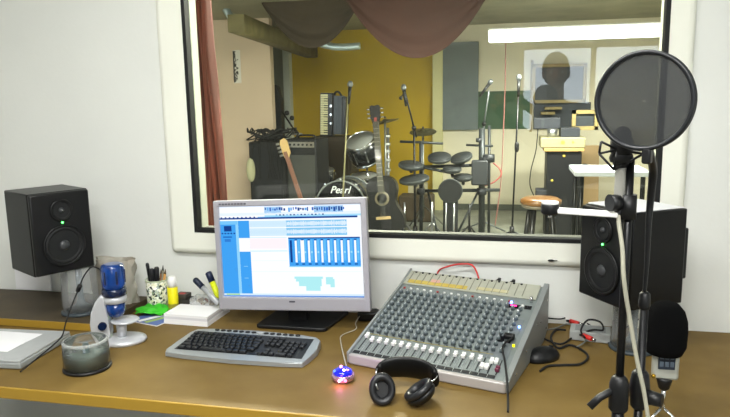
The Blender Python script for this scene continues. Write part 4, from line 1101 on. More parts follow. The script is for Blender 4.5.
tag(obj('microphone_clamp', M().use(BLACK).sphere(c, .02, 12).cyl(c, PY(404.5, 92, 4.25), .008, n=8)), 'small dark clamp hanging under the tipped microphone', 'clamp')
t, p, e = mic_stand('tall thin black microphone stand before the white studio wall', 513.5, 4.5, 84, 5.5, None, clutch=147, rad=.010)
hand_mic('slim dark microphone on top of the tall thin stand', PY(519, 80, 4.5), (.02, 0, 1))
hand_mic('pale microphone tilted upward over the green board', PY(489, 84, 4.9), (.6, 0, .8))
t, p, e = mic_stand('grey microphone stand with a tilted boom behind the electronic drums', 484, 5.0, 124, 0, (489, 90), mt_=mat('pole_lt', '#6f7474', .4, metal=.4), rad=.010)

# red ribbon cable hanging
mb = M().use(mat('red_cable', '#9c6a60', .6)).tube(spline([PY(506, 30, 5.2), PY(505, 90, 5.2), PY(503, 140, 5.2), PY(501, 180, 5.2), PY(498, 205, 5.2), PY(495, 226, 5.2)]), .006)
tag(obj('hanging_cable', mb), 'thin faded red cable hanging from the studio ceiling before the green board', 'cable')
mb = M().use(mat('red_cable2', '#b5625a')).tube(spline([PY(493, 163, 4.8), PY(499, 168, 4.8), PY(501, 175, 4.8), PY(494, 182, 4.8), PY(484, 186, 4.8)]), .008)
tag(obj('drum_cable', mb), 'short reddish cable looping at the side of the electronic drum rack', 'cable')

# accordion on brown amplifier
YA = 5.45
a, b = PY(311, 137, YA), PY(351, 137, YA)
t = thing('brown_cabinet', 'dark brown loudspeaker cabinet under the accordion', 'loudspeaker cabinet', ((a.x + b.x) / 2, YA + .2, 0))
w, h = b.x - a.x, a.z
obj('shell', M().use(mat('cab_brown', '#382d1e', .7, var=.15, scale=10)).box((0, 0, h / 2), (w, .4, h), bev=.01), t)
obj('grille_cloth', M().use(mat('grille_brown', '#302617', .9, bump=.4, bscale=200)).box((0, -.203, h / 2), (w - .08, .008, h - .1), bev=.003), t)
a, b = PY(319, 93.5, YA), PY(345, 136.5, YA)
t = thing('piano_accordion', 'dark piano accordion with upright ivory keys standing on the brown cabinet', 'accordion', (a.x, YA + .1, h), 0)
hh_ = a.z - b.z; ww_ = b.x - a.x
t.rotation_euler = (0, math.radians(2), 0); t.location.z = h + .012; t.scale = (1.2, 1, 1)
obj('keyboard_board', M().use(mat('acc_dark', '#24262c', .35)).box((.055, 0, hh_ / 2), (.13, .16, hh_), bev=.01), t)
kb = M().use(mat('ivory', '#dcd7a8', .35))
nwh = 18
for k in range(nwh):
    kb.box((.036, -.083, .015 + (hh_ - .03) * (k + .5) / nwh), (.075, .014, (hh_ - .03) / nwh - .0035), bev=.001, seg=1)
ko = obj('white_keys', kb, t); tag(ko, kind='stuff')
kb = M().use(BLACK)
for k in range(nwh - 1):
    if k % 7 in (0, 1, 3, 4, 5): kb.box((.055, -.092, .015 + (hh_ - .03) * (k + 1) / nwh), (.04, .014, .010), bev=.001, seg=1)
tag(obj('black_keys', kb, t), kind='stuff')
bl = M().use(mat('bellows', '#7a8290', .6))
for k in range(11): bl.box((.135 + k * .0085, 0, hh_ / 2 - .005), (.004, .17 if k % 2 else .15, hh_ * (.9 if k % 2 else .87)), bev=.001, seg=1)
obj('bellows', bl, t)
obj('bass_side', M().use(mat('acc_dark', '#24262c')).box((.235, 0, hh_ / 2 - .01), (.045, .16, hh_ * .88), bev=.012), t)
for k in range(3): obj('register_switch', M().use(CHROME).box((.105, -.085, hh_ * (.3 + .2 * k)), (.018, .01, .03), bev=.002), t)
obj('strap', M().use(RUBBER).tube(spline([(.2, .0, hh_ - .04), (.17, -.02, hh_ + .015), (.14, -.02, hh_ + .01), (.12, .0, hh_ - .02)]), .012), t)

# guitar amplifier, cable heap, bass guitar
YG = 4.55
a, b = PY(284, 147, YG), PY(315, 147, YG)
t = thing('guitar_amplifier', 'grey fronted guitar amplifier turned a little, beside the cable draped stack', 'amplifier', ((a.x + b.x) / 2 + .04, YG + .15, 0), math.radians(-8))
w = b.x - a.x; h = PY(300, 139, YG).z
obj('cabinet', M().use(mat('amp_tolex', '#16181a', .6)).box((0, 0, h / 2), (w + .02, .34, h), bev=.015), t)
obj('grille_cloth', M().use(mat('amp_grille', '#474946', .8, var=.1, scale=60, bump=.3, bscale=300)).box((0, -.172, h / 2 - .06), (w - .02, .01, h - .22), bev=.004), t)
obj('control_strip', M().use(mat('amp_strip', '#8d8a80', .4, metal=.5)).box((0, -.172, h - .06), (w - .02, .01, .06), bev=.003), t)
for k in range(6): obj('control_knob', M().use(BLACK).cyl((-w / 2 + .06 + k * .05, -.19, h - .06), (-w / 2 + .06 + k * .05, -.176, h - .06), .011, n=12), t)
obj('piping', M().use(mat('amp_pipe', '#a7a89f', .5)).box((0, -.174, .055), (w - .01, .006, .008)), t)
obj('handle', M().use(BLACK).tube(spline([(-.1, 0, h), (-.08, 0, h + .03), (.08, 0, h + .03), (.1, 0, h)]), .01), t)
a, b = PY(248, 147, YG - .1), PY(284, 147, YG - .1)
w = b.x - a.x; h = PY(265, 142, YG - .1).z
t = thing('amplifier_stack', 'tall black amplifier draped with a tangle of cables before the beige partition', 'amplifier', ((a.x + b.x) / 2, YG + .1, 0))
obj('cabinet', M().use(mat('amp_black', '#090a0b', .7)).box((0, 0, h / 2), (w, .38, h), bev=.015), t)
obj('grille_cloth', M().use(mat('amp_black_cloth', '#1a1b1f', .9, bump=.3, bscale=300)).box((0, -.193, h / 2), (w - .06, .01, h - .1), bev=.004), t)
ph = t.location.copy(); rn = random.Random(5); mb = M()
mb.use(RUBBER)
for k in range(16):
    cxk, rk = rn.uniform(-.16, .16), rn.uniform(.06, .13); pts = []; ph0 = rn.random() * 6; tl_ = rn.uniform(-.5, .5)
    for i in range(19):
        a_ = 2 * PI * i / 18; pts.append((cxk + rk * 1.3 * math.cos(a_ + ph0), .12 * math.sin(a_ + ph0) * (1 if k % 2 else -1) * .8, h + .012 + .13 * (.5 + .5 * math.sin(a_ * 1.0 + tl_)) * (.6 + .4 * rn.random())))
    mb.tube(pts, .008, 6)
for k in range(9):
    x = rn.uniform(-w / 2, w / 2); mb.tube(spline([(x, -.1, h + .02), (x + .01, -.2, h - .02), (x + rn.uniform(-.04, .04), -.21, h * .8), (x + rn.uniform(-.05, .05), -.205, h * .62)]), .006, 6)
tag(tag(obj('cable_tangle', mb), 'black tangle of looped cables heaped on the tall black amplifier', 'cables'), kind='stuff').location += Vector((ph.x, ph.y, 0))
a = PY(242, 172, YG - .3)
tag(obj('pale_bag', M().use(mat('bag_pale', '#a9a887', .8)).sphere((a.x + .02, YG - .1, a.z), .12, 20, sx=.42, sy=.5, sz=1.1)), 'pale soft pouch hanging at the side of the tall black amplifier', 'bag')
bpy.data.objects['pale_bag'].location.z = bpy.data.objects['pale_bag'].location.z
def guitar(name, label, headpx, bodypx, Y, body_mt, scale=1., lean=0, headmt=None, body=True):
    "full guitar standing upright: local x across, z up; returned with parts body, neck, head, pegs"
    hp, bp = PY(*headpx, Y), PY(*bodypx, Y)
    d = hp - bp; L = d.length; k = L / 1.0
    t = thing(name, label, 'guitar', tuple(bp)); t.rotation_euler = (math.radians(-6), math.atan2(d.x, d.z), 0)
    prof = [(0, 0), (.10, .004), (.165, .04), (.19, .10), (.185, .16), (.15, .215), (.123, .265), (.128, .315), (.142, .36), (.135, .41), (.10, .45), (.04, .468)]
    pts = [(x * k, 0, z * k) for x, z in prof] + [(-x * k, 0, z * k) for x, z in reversed(prof[1:])]
    pts = spline(pts + [pts[0]], 4)[:-1]
    obj('body', M().use(body_mt).prism([Vector((p[0] * .8, -.05 * k, p[2])) for p in pts], (0, .1 * k, 0), bev=.004), t)
    return t, k
GB = mat('guitar_black', '#060708', .3, coat=.15, spec=.3)
t, k = guitar('acoustic_guitar', 'black acoustic guitar standing beside the bass drum', (373, 104), (386.5, 238), 4.25, GB)
NK = mat('neck_wood', '#3c3128', .45)
obj('rosette', M().use(mat('rosette', '#77705c', .5)).lathe([(.044, .0502 * k), (.075, .0502 * k + .001), (.075, .0502 * k + .002), (.044, .0502 * k + .002)], (0, 0, .30 * k), 'Y', 36, caps=False), t)
obj('sound_hole', M().use(RUBBER).lathe([(.052, .0502 * k), (.052, .0502 * k + .0025), (.001, .0502 * k + .0025)], (0, 0, .30 * k), 'Y', 32), t)
obj('bridge', M().use(mat('bridge_tan', '#b59c6c', .5)).box((0, -.056 * k, .155 * k), (.11 * k, .012, .022 * k), bev=.003), t)
obj('neck', M().use(mat('neck_dull', '#474336', .45)).box((0, -.058 * k, .61 * k), (.046 * k, .022, .52 * k), bev=.004), t)
mb = M().use(mat('fret', '#b8b6a8', .3, metal=.7))
for j in range(14): mb.box((0, -.0705 * k, (.40 + .032 * j) * k), (.044 * k, .002, .003))
obj('frets', mb, t)
obj('headstock', M().use(mat('head_dark', '#0c0a0a', .4, spec=.3)).prism([(x * k, -.06 * k, z * k) for x, z in ((-.026, .86), (.026, .86), (.036, .9), (.038, .985), (.02, .992), (0, .985), (-.02, .992), (-.038, .985), (-.036, .9))], (0, .02, 0), bev=.002), t)
for sx in (-1, 1):
    for j in range(3): obj('tuning_peg', M().use(CHROME).cyl((sx * .036 * k, -.05 * k, (.9 + j * .032) * k), (sx * .062 * k, -.05 * k, (.9 + j * .032) * k), .009, .009, 10), t)
obj('red_inlay', M().use(mat('inlay_red', '#a33a2c', .4)).box((0, -.062 * k, .885 * k), (.02 * k, .002, .03 * k)), t)
mb = M().use(CHROME)
for j in range(6): mb.cyl(((-.0175 + j * .007) * k, -.066 * k, .155 * k), ((-.0175 + j * .007) * k, -.0735 * k, .88 * k), .0012, n=5)
obj('strings', mb, t)
gl = t.location
s_ = thing('guitar_stand', 'low black stand holding the acoustic guitar', 'stand', (gl.x, gl.y + .08, 0))
obj('yoke', M().use(BLACK).tube(spline([(-.12, -.18, gl.z + .06), (-.11, -.02, gl.z - .025), (.11, -.02, gl.z - .025), (.12, -.18, gl.z + .06)]), .01), s_)
for sx in (-1, 1): obj('leg', M().use(BLACK).cyl((sx * .04, 0, gl.z - .02), (sx * .2, -.1, .01), .01, n=8), s_)
obj('leg', M().use(BLACK).cyl((0, .0, gl.z - .02), (0, .25, .01), .01, n=8), s_)
# pale headstock bass leaning in front of the amplifiers
hp, bp = PY(281, 139, 4.1), PY(303, 205, 4.1)
d = hp - bp; L = d.length + .25; t = thing('bass_guitar', 'bass guitar with pale wooden headstock leaning between the two amplifiers', 'guitar', tuple(hp - d.normalized() * L)); t.rotation_euler = (0, math.atan2(d.x, d.z), 0)
MAP = mat('maple', '#c9a86a', .4)
obj('neck', M().use(mat('rosewood', '#7a5340', .5)).box((0, 0, L * .5), (.042, .025, L * .72), bev=.004), t)
obj('headstock', M().use(MAP).prism([(x, -.01, z) for x, z in ((-.022, L - .2), (.022, L - .2), (.052, L - .16), (.055, L - .03), (.03, L), (-.012, L - .01), (-.03, L - .05), (-.028, L - .17))], (0, .02, 0), bev=.003), t)
for j in range(4): obj('tuning_peg', M().use(STEEL).cyl((-.03, 0, L - .16 + j * .04), (-.07, 0, L - .16 + j * .04), .012, n=10), t)
obj('body', M().use(mat('bass_body', '#2a1e1a', .3, coat=.5)).prism([(x, -.02, z) for x, z in ((-.05, -.28), (.08, -.26), (.17, -.15), (.15, -.02), (.12, .04), (.15, .14), (.08, .17), (.04, .1), (-.04, .1), (-.1, .2), (-.15, .12), (-.12, 0), (-.16, -.14))], (0, .045, 0), bev=.01), t)
bpy.context.view_layer.update()
# dark slim case behind the partition edge, small boom stand
a = PY(276, 110, 5.6)
tag(obj('instrument_case', M().use(mat('case_dark', '#1a1c20', .6)).prism([(a.x - .02, 5.6, 0), (a.x + .07, 5.6, 0), (a.x + .06, 5.6, PY(280, 100, 5.6).z), (a.x + .03, 5.6, PY(277, 86, 5.6).z), (a.x - .02, 5.6, PY(274, 84, 5.6).z)], (0, .12, 0), bev=.02)), 'slim dark upright case at the edge of the beige partition', 'case')
p = fl(296, 5.3)
t = thing('studio_microphone_stand', 'short boom stand with two dark knobs before the white pillar', 'microphone stand', tuple(p), 0, 'studio microphone stands')
tp_ = PY(297, 134, 5.3) - p; e_ = PY(281, 110, 5.3) - p
obj('pole', M().use(POLE).cyl((0, 0, 0.02), tp_, .012, n=10), t); obj('boom', M().use(POLE).cyl(tp_, e_, .011, n=10), t)
for (x, y) in ((287, 113), (292, 118)): obj('knob', M().use(BLACK).sphere(PY(x, y, 5.28) - p, .03, 12), t)
obj('top_plate', M().use(STEEL).lathe([(.06, -.01), (.07, 0), (.05, .01)], tp_, n=20), t)
obj('foot_disc', M().use(BLACK).lathe([(.14, 0), (.14, .015), (.03, .03)], n=24), t)

# ------------------------------------------------ drums
YD = 4.35
bc = PY(341, 206, YD); rb = .275
t = thing('bass_drum', 'bass drum with black front head and pale script lettering', 'drum', (bc.x, YD, bc.z - rb), 0)
SHELL = mat('drum_shell', '#1c2024', .25, coat=.5)
obj('shell', M().use(SHELL).cyl((0, .01, rb), (0, .40, rb), rb - .012, n=56), t)
obj('front_head', M().use(mat('head_black', '#07090c', .4, spec=.3)).lathe([(rb - .014, .0), (rb - .014, .012), (.001, .0125)], (0, 0, rb), 'Y', 56), t)
def hoop(y, r_, nm, mt_, w_=.02, th_=.012):
    return obj(nm, M().use(mt_).lathe([(r_ - th_, -y - w_ / 2), (r_, -y - w_ / 2), (r_, -y + w_ / 2), (r_ - th_, -y + w_ / 2), (r_ - th_, -y - w_ / 2)], (0, 0, rb), 'Y', 56, caps=False), t)
HOOPM = mat('hoop_grey', '#9aa09e', .25, metal=.7)
hoop(-.008, rb, 'hoop', HOOPM, .03, .016); hoop(.40, rb, 'hoop', HOOPM, .03, .016)
for kx_ in range(10):
    a_ = 2 * PI * kx_ / 10 + .31
    obj('lug', M().use(CHROME).box(((rb + .004) * math.cos(a_), .03, rb + (rb + .004) * math.sin(a_)), (.03, .07, .02), rot=Euler((0, -a_, 0)).to_matrix(), bev=.004), t)
for sx in (-1, 1): obj('spur_leg', M().use(CHROME).cyl((sx * rb * .9, .1, rb * .7), (sx * (rb + .12), -.02, -bc.z + rb + .01), .009, n=10), t)
fc = bpy.data.curves.new('drum_lettering', 'FONT'); fc.body = 'Pearl'; fc.size = .105; fc.align_x = 'CENTER'; fc.align_y = 'CENTER'; fc.extrude = .001; fc.shear = .35; fc.offset = .001
fc.materials.append(mat('letter_white', '#e8ecee', .4)); tmp_ = bpy.data.objects.new('tmp_text', fc); C.objects.link(tmp_); bpy.context.view_layer.update()
fme = bpy.data.meshes.new_from_object(tmp_.evaluated_get(bpy.context.evaluated_depsgraph_get())); bpy.data.objects.remove(tmp_)
fo = bpy.data.objects.new('lettering', fme); C.objects.link(fo); fo.parent = t; fo.location = (-.005, -.0145, rb + (PY(341, 190, YD).z - bc.z)); fo.rotation_euler = (PI / 2, 0, 0)
def drum(name, label, cpx, Y, r_, h_, tilt_, mt_, cat='drum', nl=8, stand=True, grp=None):
    c = PY(*cpx, Y); t = thing(name, label, cat, tuple(c), 0, grp); R = Euler(tilt_).to_matrix()
    obj('shell', M().use(mt_).lathe([(r_ * .97, -h_), (r_ * .97, 0)], R=R, n=40), t)
    obj('drum_head', M().use(mat('skin_white', '#8b8d88', .5)).lathe([(r_ * .96, .001), (r_ * .96, .006), (.001, .0065)], R=R, n=40), t)
    for z in (-h_, 0): obj('rim', M().use(CHROME).lathe([(r_ * .98, z - .012), (r_ * 1.03, z - .012), (r_ * 1.03, z + .014), (r_ * .98, z + .014), (r_ * .98, z - .012)], R=R, n=40, caps=False), t)
    for k in range(nl):
        a_ = 2 * PI * k / nl + .3; obj('lug', M().use(CHROME).box(R @ Vector((r_ * 1.0 * math.cos(a_), r_ * 1.0 * math.sin(a_), -h_ / 2)), (.018, .018, h_ * .6), rot=R @ Euler((0, 0, a_)).to_matrix(), bev=.004), t)
    if stand:
        b_ = R @ Vector((0, 0, -h_ - .01)); z0_ = -c.z
        obj('stand_post', M().use(CHROME).cyl(b_, (b_.x, b_.y, z0_ + .15), .012, n=10), t)
        for k in range(3):
            a_ = k * 2 * PI / 3 + 1; obj('stand_leg', M().use(CHROME).cyl((b_.x, b_.y, z0_ + .22), (b_.x + .15 * math.cos(a_), b_.y + .15 * math.sin(a_), z0_ + .012), .008, n=8), t)
    return t
drum('tom_drum', 'dark tom drum tilted forward over the bass drum', (360, 141), 4.98, .172, .25, (math.radians(32), math.radians(-12), 0), mat('tom_shell', '#15191b', .25, coat=.3), 'drum', 8)
drum('snare_drum', 'small drum with bright rim at the side of the bass drum near the amplifier', (320, 171), 5.0, .17, .13, (math.radians(8), 0, 0), SHELL, 'drum', 8)
drum('floor_tom', 'dark drum partly hidden between bass drum and acoustic guitar', (364, 176), 5.1, .16, .2, (math.radians(10), 0, 0), SHELL, 'drum', 8)
def cymbal(label, cpx, Y, r_, tilt_, base_x=None, grp='cymbals'):
    c = PY(*cpx, Y); t = thing('cymbal', label, 'cymbal', (c.x, Y, 0), 0, grp); R = Euler(tilt_).to_matrix()
    obj('plate', M().use(mat('cymbal_bronze', '#6e6a4c', .3, metal=.8)).lathe([(r_, -.012), (r_ * .6, 0), (r_ * .22, .008), (r_ * .16, .022), (.008, .028), (.008, .024), (r_ * .15, .018), (r_ * .2, .004), (r_, -.0145)], (0, 0, c.z), R=R, n=40, caps=False), t)
    obj('wing_nut', M().use(BLACK).cyl((0, 0, c.z + .02), (0, 0, c.z + .05), .01, n=10), t)
    obj('stand_post', M().use(mat('stand_grey', '#848781', .35, metal=.6)).cyl((0, 0, .15), (0, 0, c.z - .002), .012, n=10), t)
    for k in range(3):
        a_ = k * 2 * PI / 3 + .2; obj('stand_leg', M().use(mat('stand_grey', '#848781')).cyl((0, 0, .3), (.28 * math.cos(a_), .28 * math.sin(a_), .012), .008, n=8), t)
    return t
cymbal('dark thin cymbal tilted beside the neck of the acoustic guitar', (385, 121), 4.95, .155, (math.radians(-4), math.radians(-14), 0))
cymbal('dark cymbal on a pale stand before the edge of the ochre wall', (423, 131), 5.1, .15, (math.radians(14), 0, 0))
# hi-hat like chrome column behind guitar neck
p = PY(384, 150, 4.9)
t = thing('drum_clamp_column', 'chrome column of clamps standing behind the neck of the guitar', 'stand', (p.x, 5.15, 0))
obj('column', M().use(STEEL).cyl((0, 0, 0.02), (0, 0, PY(383, 128, 5.15).z), .016, n=12), t)
for yy in (136, 144, 151, 160, 170): obj('clamp', M().use(CHROME).box((0, 0, PY(384, yy, 5.15).z), (.06, .05, .04), bev=.008), t)
obj('foot', M().use(STEEL).lathe([(.15, 0), (.15, .012), (.02, .03)], n=24), t)

# electronic drum kit: rack and pads
YE = 4.7
RK = mat('rack_grey', '#363a3b', .4, metal=.4)
o0 = fl(448, YE)
t = thing('electronic_drum_rack', 'grey tubular rack carrying the round rubber drum pads', 'drum rack', tuple(o0))
f2 = lambda x, y, Y=YE: PY(x, y, Y) - o0
def bar(name, a, b, r_=.02): return obj(name, M().use(RK).cyl(a, b, r_, n=12), t)
up_ = lambda x, y: Vector((f2(x, y).x, 0, f2(x, y).z))
g_ = lambda x: Vector((f2(x, 200).x, 0, .01))
bar('upright', g_(421), up_(421, 141)); bar('upright', g_(482), up_(482, 128), .034)
bar('upright', g_(489) + Vector((0, .1, 0)), up_(489, 126) + Vector((0, .1, 0)), .016)
bar('cross_bar', up_(400, 141.5), up_(443, 143.5), .014); bar('cross_bar', up_(421, 167), up_(482, 165), .018); bar('cross_bar', up_(421, 191), up_(500, 190), .018)
bar('cross_bar', up_(466, 145), up_(493, 146), .012); bar('cross_bar', up_(418, 165) + Vector((0, -.1, 0)), up_(448, 171) + Vector((0, -.1, 0)), .016)
bar('brace', up_(428, 192), Vector((f2(441, 200).x, -.2, .01)), .012); bar('brace', up_(478, 192), Vector((f2(455, 200).x, -.2, .01)), .012)
for (x, y, r_) in ((421, 191, .045), (482, 191, .05), (482, 165, .06), (489, 158, .06), (486, 160, .05), (421, 167, .045), (479, 140, .03)):
    obj('clamp', M().use(mat('clamp_dark', '#2b2e31', .4)).cyl(up_(x, y) + Vector((0, -.03, -r_ / 1.5)), up_(x, y) + Vector((0, -.03, r_ / 1.5)), r_, n=14), t)
obj('control_module', M().use(mat('module', '#303336', .45)).box(up_(480, 172) + Vector((0, -.06, 0)), (.17, .08, .26), bev=.015), t)
PD, PE = mat('pad_rubber', '#26292a', .6), mat('pad_edge', '#3a3e3e', .4)
def pad(label, cpx, Y, r_, tilt_=(math.radians(20), 0, 0)):
    c = PY(*cpx, Y); t = thing('drum_pad', label, 'drum pad', tuple(c), 0, 'electronic drum pads'); R = Euler(tilt_).to_matrix()
    obj('pad_shell', M().use(PE).lathe([(r_ * .8, -.045), (r_ * .98, -.03), (r_, -.008), (r_ * .97, .0)], R=R, n=36), t)
    obj('pad_face', M().use(PD).lathe([(r_ * .93, .0), (r_ * .9, .007), (.001, .009)], R=R, n=36), t)
    obj('pad_mount', M().use(BLACK).cyl(R @ Vector((0, 0, -.05)), R @ Vector((0, .06, -.10)), .018, n=12), t)
    return t
pad('round grey drum pad, higher one over the middle of the rack', (439.5, 156.5), YE - .05, .125)
pad('round grey drum pad tilted beside the higher middle one', (461, 156.5), YE - .05, .118, (math.radians(18), math.radians(-14), 0))
pad('wide grey drum pad hanging off the ochre side of the rack', (411, 164), YE - .25, .13, (math.radians(10), math.radians(6), 0))
pad('flat grey drum pad below the wide one by the guitar', (414, 178), YE - .35, .155, (math.radians(8), math.radians(-6), 0))
pad('small grey drum pad low beside the control module', (463, 176), YE - .1, .10, (math.radians(8), 0, 0))
pad('long flat grey pad across the lower rack', (452, 168), YE - .15, .10, (math.radians(6), 0, 0))
# small clutter under the rack
# drum throne with dark pad
p = PY(450, 186, YE - .4); c0 = fl(450.5, YE - .4)
t = thing('kick_pad_tower', 'rounded dark grey kick pad tower under the electronic rack', 'drum pad', tuple(c0))
zt = PY(450, 178, YE - .4).z
obj('pad_head', M().use(mat('kick_dark', '#191c1d', .7, bump=.3, bscale=200)).cyl((0, -.02, zt - .13), (0, .06, zt - .13), .115, n=36), t)
obj('pad_hoop', M().use(PE).lathe([(.112, .02), (.122, .02), (.122, -.02), (.112, -.02), (.112, .02)], (0, 0, zt - .13), 'Y', 36, caps=False), t)
obj('tower', M().use(mat('kick_dark', '#191c1d')).box((0, .03, (zt - .15) / 2), (.15, .07, zt - .15), bev=.03), t)
obj('base_plate', M().use(RK).box((0, -.08, .012), (.24, .36, .02), bev=.004), t)
for sx in (-1, 1): obj('rail', M().use(STEEL).cyl((sx * .04, -.03, .02), (sx * .04, -.03, zt - .25), .01, n=10), t)
# chrome stands and pedals around
for (x, Y, lab) in ((404, 4.5, 'bent chrome floor stand by the acoustic guitar'), (432, 4.55, 'bent chrome floor stand near the kick pad tower'), (470, 4.45, 'dark floor stand at the foot of the control module')):
    p = fl(x, Y); t = thing('floor_stand', lab, 'stand', tuple(p), 0, 'floor stands among the drums')
    m_ = STEEL if 'chrome' in lab else SATIN
    obj('post', M().use(m_).cyl((0, 0, .1), (.0, 0, .42), .011, n=10), t)
    for k in range(3):
        a_ = 2 * PI * k / 3 + x; obj('leg', M().use(m_).cyl((0, 0, .2), (.18 * math.cos(a_), .18 * math.sin(a_), .01), .009, n=8), t)
rn = random.Random(11); k = 0
CABM = [RUBBER, mat('cab_blue', '#3a4c66', .5), mat('cab_gr', '#5a5f58', .6), mat('cab_red', '#a3463c', .5)]
labs = ['dark cable curling on the studio floor by the kick pad', 'blue grey cable curling on the floor near the guitar', 'dull grey cable lying across the studio floor under the rack', 'reddish cable coiled beneath the control module', 'dark cable winding behind the tall thin microphone stand', 'dark cable crossing before the chrome floor stands']
for i, (x0, x1, mi) in enumerate(((430, 470, 0), (396, 430, 1), (405, 480, 2), (468, 486, 3), (486, 520, 0), (400, 445, 0))):
    pts = []
    for j in range(9):
        x = x0 + (x1 - x0) * j / 8; p = fl(x, 4.0 + .6 * rn.random() if mi != 3 else 4.2 + .2 * math.sin(j * 2)); pts.append((p.x, p.y, .012))
    tag(obj('floor_cable', M().use(CABM[mi]).tube(spline(pts), .009, 6)), labs[i], 'cable', 'cables on the studio floor')
a, b = fl(402, 5.6), fl(428, 5.6)
tag(obj('equipment_case', M().use(mat('case_brown', '#4a3f2c', .7)).box(((a.x + b.x) / 2, 5.75, .16), (b.x - a.x + .1, .3, .32), bev=.02)), 'low brown equipment case on the floor against the ochre wall', 'case')
a, b = fl(402, 6.2), fl(426, 6.2)
bit('cardboard_sheet', 'cream cardboard sheet standing behind the low brown case', 'box', 408, 426, 184, 213.5, 6.1, .2, mat('card_cream', '#b8b294', .8))
# dark cloth by the guitar
rows = []
c = fl(402, 4.35)
for i in range(13):
    row = []
    for j in range(13):
        u, v_ = i / 6 - 1, j / 6 - 1; row.append((c.x + u * .16, c.y + v_ * .12, .012 + .09 * max(0, 1 - u * u - v_ * v_) * (1 + .3 * math.sin(5 * u + 3 * v_))))
    rows.append(row)
tag(obj('blue_cloth', M().use(mat('cloth_blue', '#26406e', .8)).sheet(rows)), 'crumpled dark blue cloth on the floor beside the acoustic guitar', 'cloth')

# ================================================================== THE PHOTOGRAPHER (mirrored in the glass)
hd = PY(556, 73, 2.46); hx_, hy_, hz_ = hd.x, -2.44, hd.z
t = thing('person', 'person in dark jumper holding up a camera, mirrored in the studio window', 'person', (hx_ + .06, hy_ - .1, 0))
o_ = t.location.copy()
J = {}; E_ = []
def j(n, p, r, par=None):
    J[n] = (len(J), Vector(p), r)
    if par: E_.append((J[par][0], J[n][0]))
camp = Vector((0, -2.215, 1.487)) - o_
sh_z = hz_ - .27
nk = Vector((hx_ - o_.x, hy_ - o_.y - .03, 0))
j('pelvis', (0.03, -.03, .96), .15); j('waist', (.03, -.02, 1.10), .135, 'pelvis'); j('chest', (.02, -.01, sh_z - .08), .15, 'waist'); j('neck0', (nk.x, nk.y, sh_z + .05), .07, 'chest'); j('neck1', (nk.x, nk.y + .01, sh_z + .13), .055, 'neck0')
for s_, nm in ((-1, 'l'), (1, 'r')):
    j('hip' + nm, (.03 + s_ * .1, -.03, .88), .10, 'pelvis'); j('knee' + nm, (.03 + s_ * .12, .01, .48), .065, 'hip' + nm); j('ankle' + nm, (.03 + s_ * .12, -.04, .09), .045, 'knee' + nm); j('toe' + nm, (.03 + s_ * .13, .13, .035), .035, 'ankle' + nm)
    j('sh' + nm, (.02 + s_ * .18, -.02, sh_z), .07, 'chest')
    el = Vector((-.16, .05, sh_z - .24)) if s_ < 0 else Vector((.20, .10, sh_z - .26))
    j('el' + nm, el, .048, 'sh' + nm)
    wr = camp + Vector((s_ * .10, -.02, -.045)); j('wr' + nm, wr, .03, 'el' + nm)
    pm = camp + Vector((s_ * .075, -.018, -.01)); j('pm' + nm, pm, .03, 'wr' + nm)
me = bpy.data.meshes.new('body'); me.from_pydata([v[1] for v in J.values()], E_, []); me.update()
bo = bpy.data.objects.new('body', me); C.objects.link(bo); bo.parent = t
sk = bo.modifiers.new('skin', 'SKIN'); sk.use_smooth_shade = True
for n_, (i, p_, r_) in J.items(): me.skin_vertices[0].data[i].radius = (r_, r_ * (.75 if n_ in ('pelvis', 'waist', 'chest') else 1))
me.skin_vertices[0].data[0].use_root = True
ss = bo.modifiers.new('sub', 'SUBSURF'); ss.levels = 2; ss.render_levels = 2
me.materials.append(mat('jumper_dark', '#2b2f33', .9))
SKIN = mat('skin_tone', '#b58468', .55)
hc = Vector((nk.x, nk.y + .035, hz_ - o_.z))
hm = M().use(SKIN).sphere(hc, .1, 28, sx=.78, sy=.95, sz=1.18)
for v in hm.bm.verts:
    d_ = v.co - hc
    if d_.z < -.02: v.co.x = hc.x + d_.x * (1 + d_.z * 2.2)
    if d_.y > .06 and abs(d_.x) < .02 and -.035 < d_.z < .01: v.co.y += .02
hm.cyl(hc + Vector((0, -.02, -.06)), hc + Vector((0, -.03, -.17)), .055, .058, 20)
hd_o = obj('face', hm, t)
for sx in (-1, 1):
    obj('eye', M().use(WHITE).sphere(hc + Vector((sx * .03, .083, .004)), .012, 12).use(BLACK).sphere(hc + Vector((sx * .03, .093, .004)), .005, 8), t)
    obj('ear', M().use(SKIN).sphere(hc + Vector((sx * .08, 0, -.005)), .03, 14, sx=.4, sy=.7, sz=1.1), t)
obj('nose', M().use(SKIN).sphere(hc + Vector((0, .102, -.02)), .014, 12, sz=1.6), t)
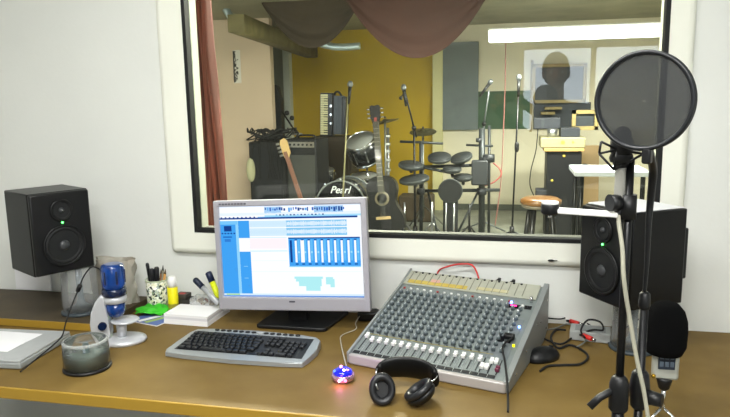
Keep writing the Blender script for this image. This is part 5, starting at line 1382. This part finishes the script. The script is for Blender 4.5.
obj('mouth', M().use(mat('lips', '#8f4f46', .5)).sphere(hc + Vector((0, .083, -.058)), .02, 12, sx=1.1, sy=.4, sz=.3), t)
hr = M().use(mat('hair_dark', '#2a1c16', .8, bump=.8, bscale=120)).sphere(hc + Vector((0, -.02, .024)), .108, 28, sx=.84, sy=.95, sz=1.1)
for v in hr.bm.verts:
    if v.co.y > hc.y + .05: v.co.z = max(v.co.z, hc.z + .055)
obj('hair', hr, t)
for s_, nm in ((-1, 'l'), (1, 'r')):
    pm = J['pm' + nm][1]; hnd = M().use(SKIN).sphere(pm, .042, 18, sx=.5, sy=.45, sz=1)
    for k in range(4):
        b_ = pm + Vector((-s_ * .004, .008, .028 - k * .019)); L_ = (.026, .030, .028, .022)[k]
        hnd.tube(spline([b_ + Vector((s_ * .008, -.01, 0)), b_ + Vector((0, .016, 0)), b_ + Vector((-s_ * L_ * .6, .024, 0)), b_ + Vector((-s_ * L_ * 1.2, .022, -.002))], 4), .0082, 8)
    hnd.tube(spline([pm + Vector((0, -.01, -.03)), pm + Vector((-s_ * .015, -.016, -.015)), pm + Vector((-s_ * .03, -.018, .0))], 4), .0095, 8)
    hnd.cyl(pm + Vector((s_ * .006, 0, -.03)), J['wr' + nm][1] + Vector((s_ * .01, -.004, -.02)), .024, .027, 14)
    obj('hand', hnd, t)
ct = thing('photo_camera', 'small black camera held up before the face of the person', 'camera', (0, -2.232, 1.455))
obj('camera_body', M().use(BLACK).box((0, -.006, .035), (.105, .03, .066), bev=.006), ct)
obj('lens_barrel', M().use(SATIN).lathe([(.024, -.009), (.024, -.022), (.02, -.024), (.02, -.034), (.014, -.035)], (0, 0, .035), 'Y', 28), ct)

sc.view_settings.view_transform = 'Standard'; sc.view_settings.look = 'None'; sc.view_settings.gamma = 1; sc.view_settings.use_curve_mapping = False
sc.view_settings.exposure = .62
sc.cycles.use_denoising = True; sc.cycles.max_bounces = 10; sc.cycles.transparent_max_bounces = 16; sc.cycles.sample_clamp_indirect = 6
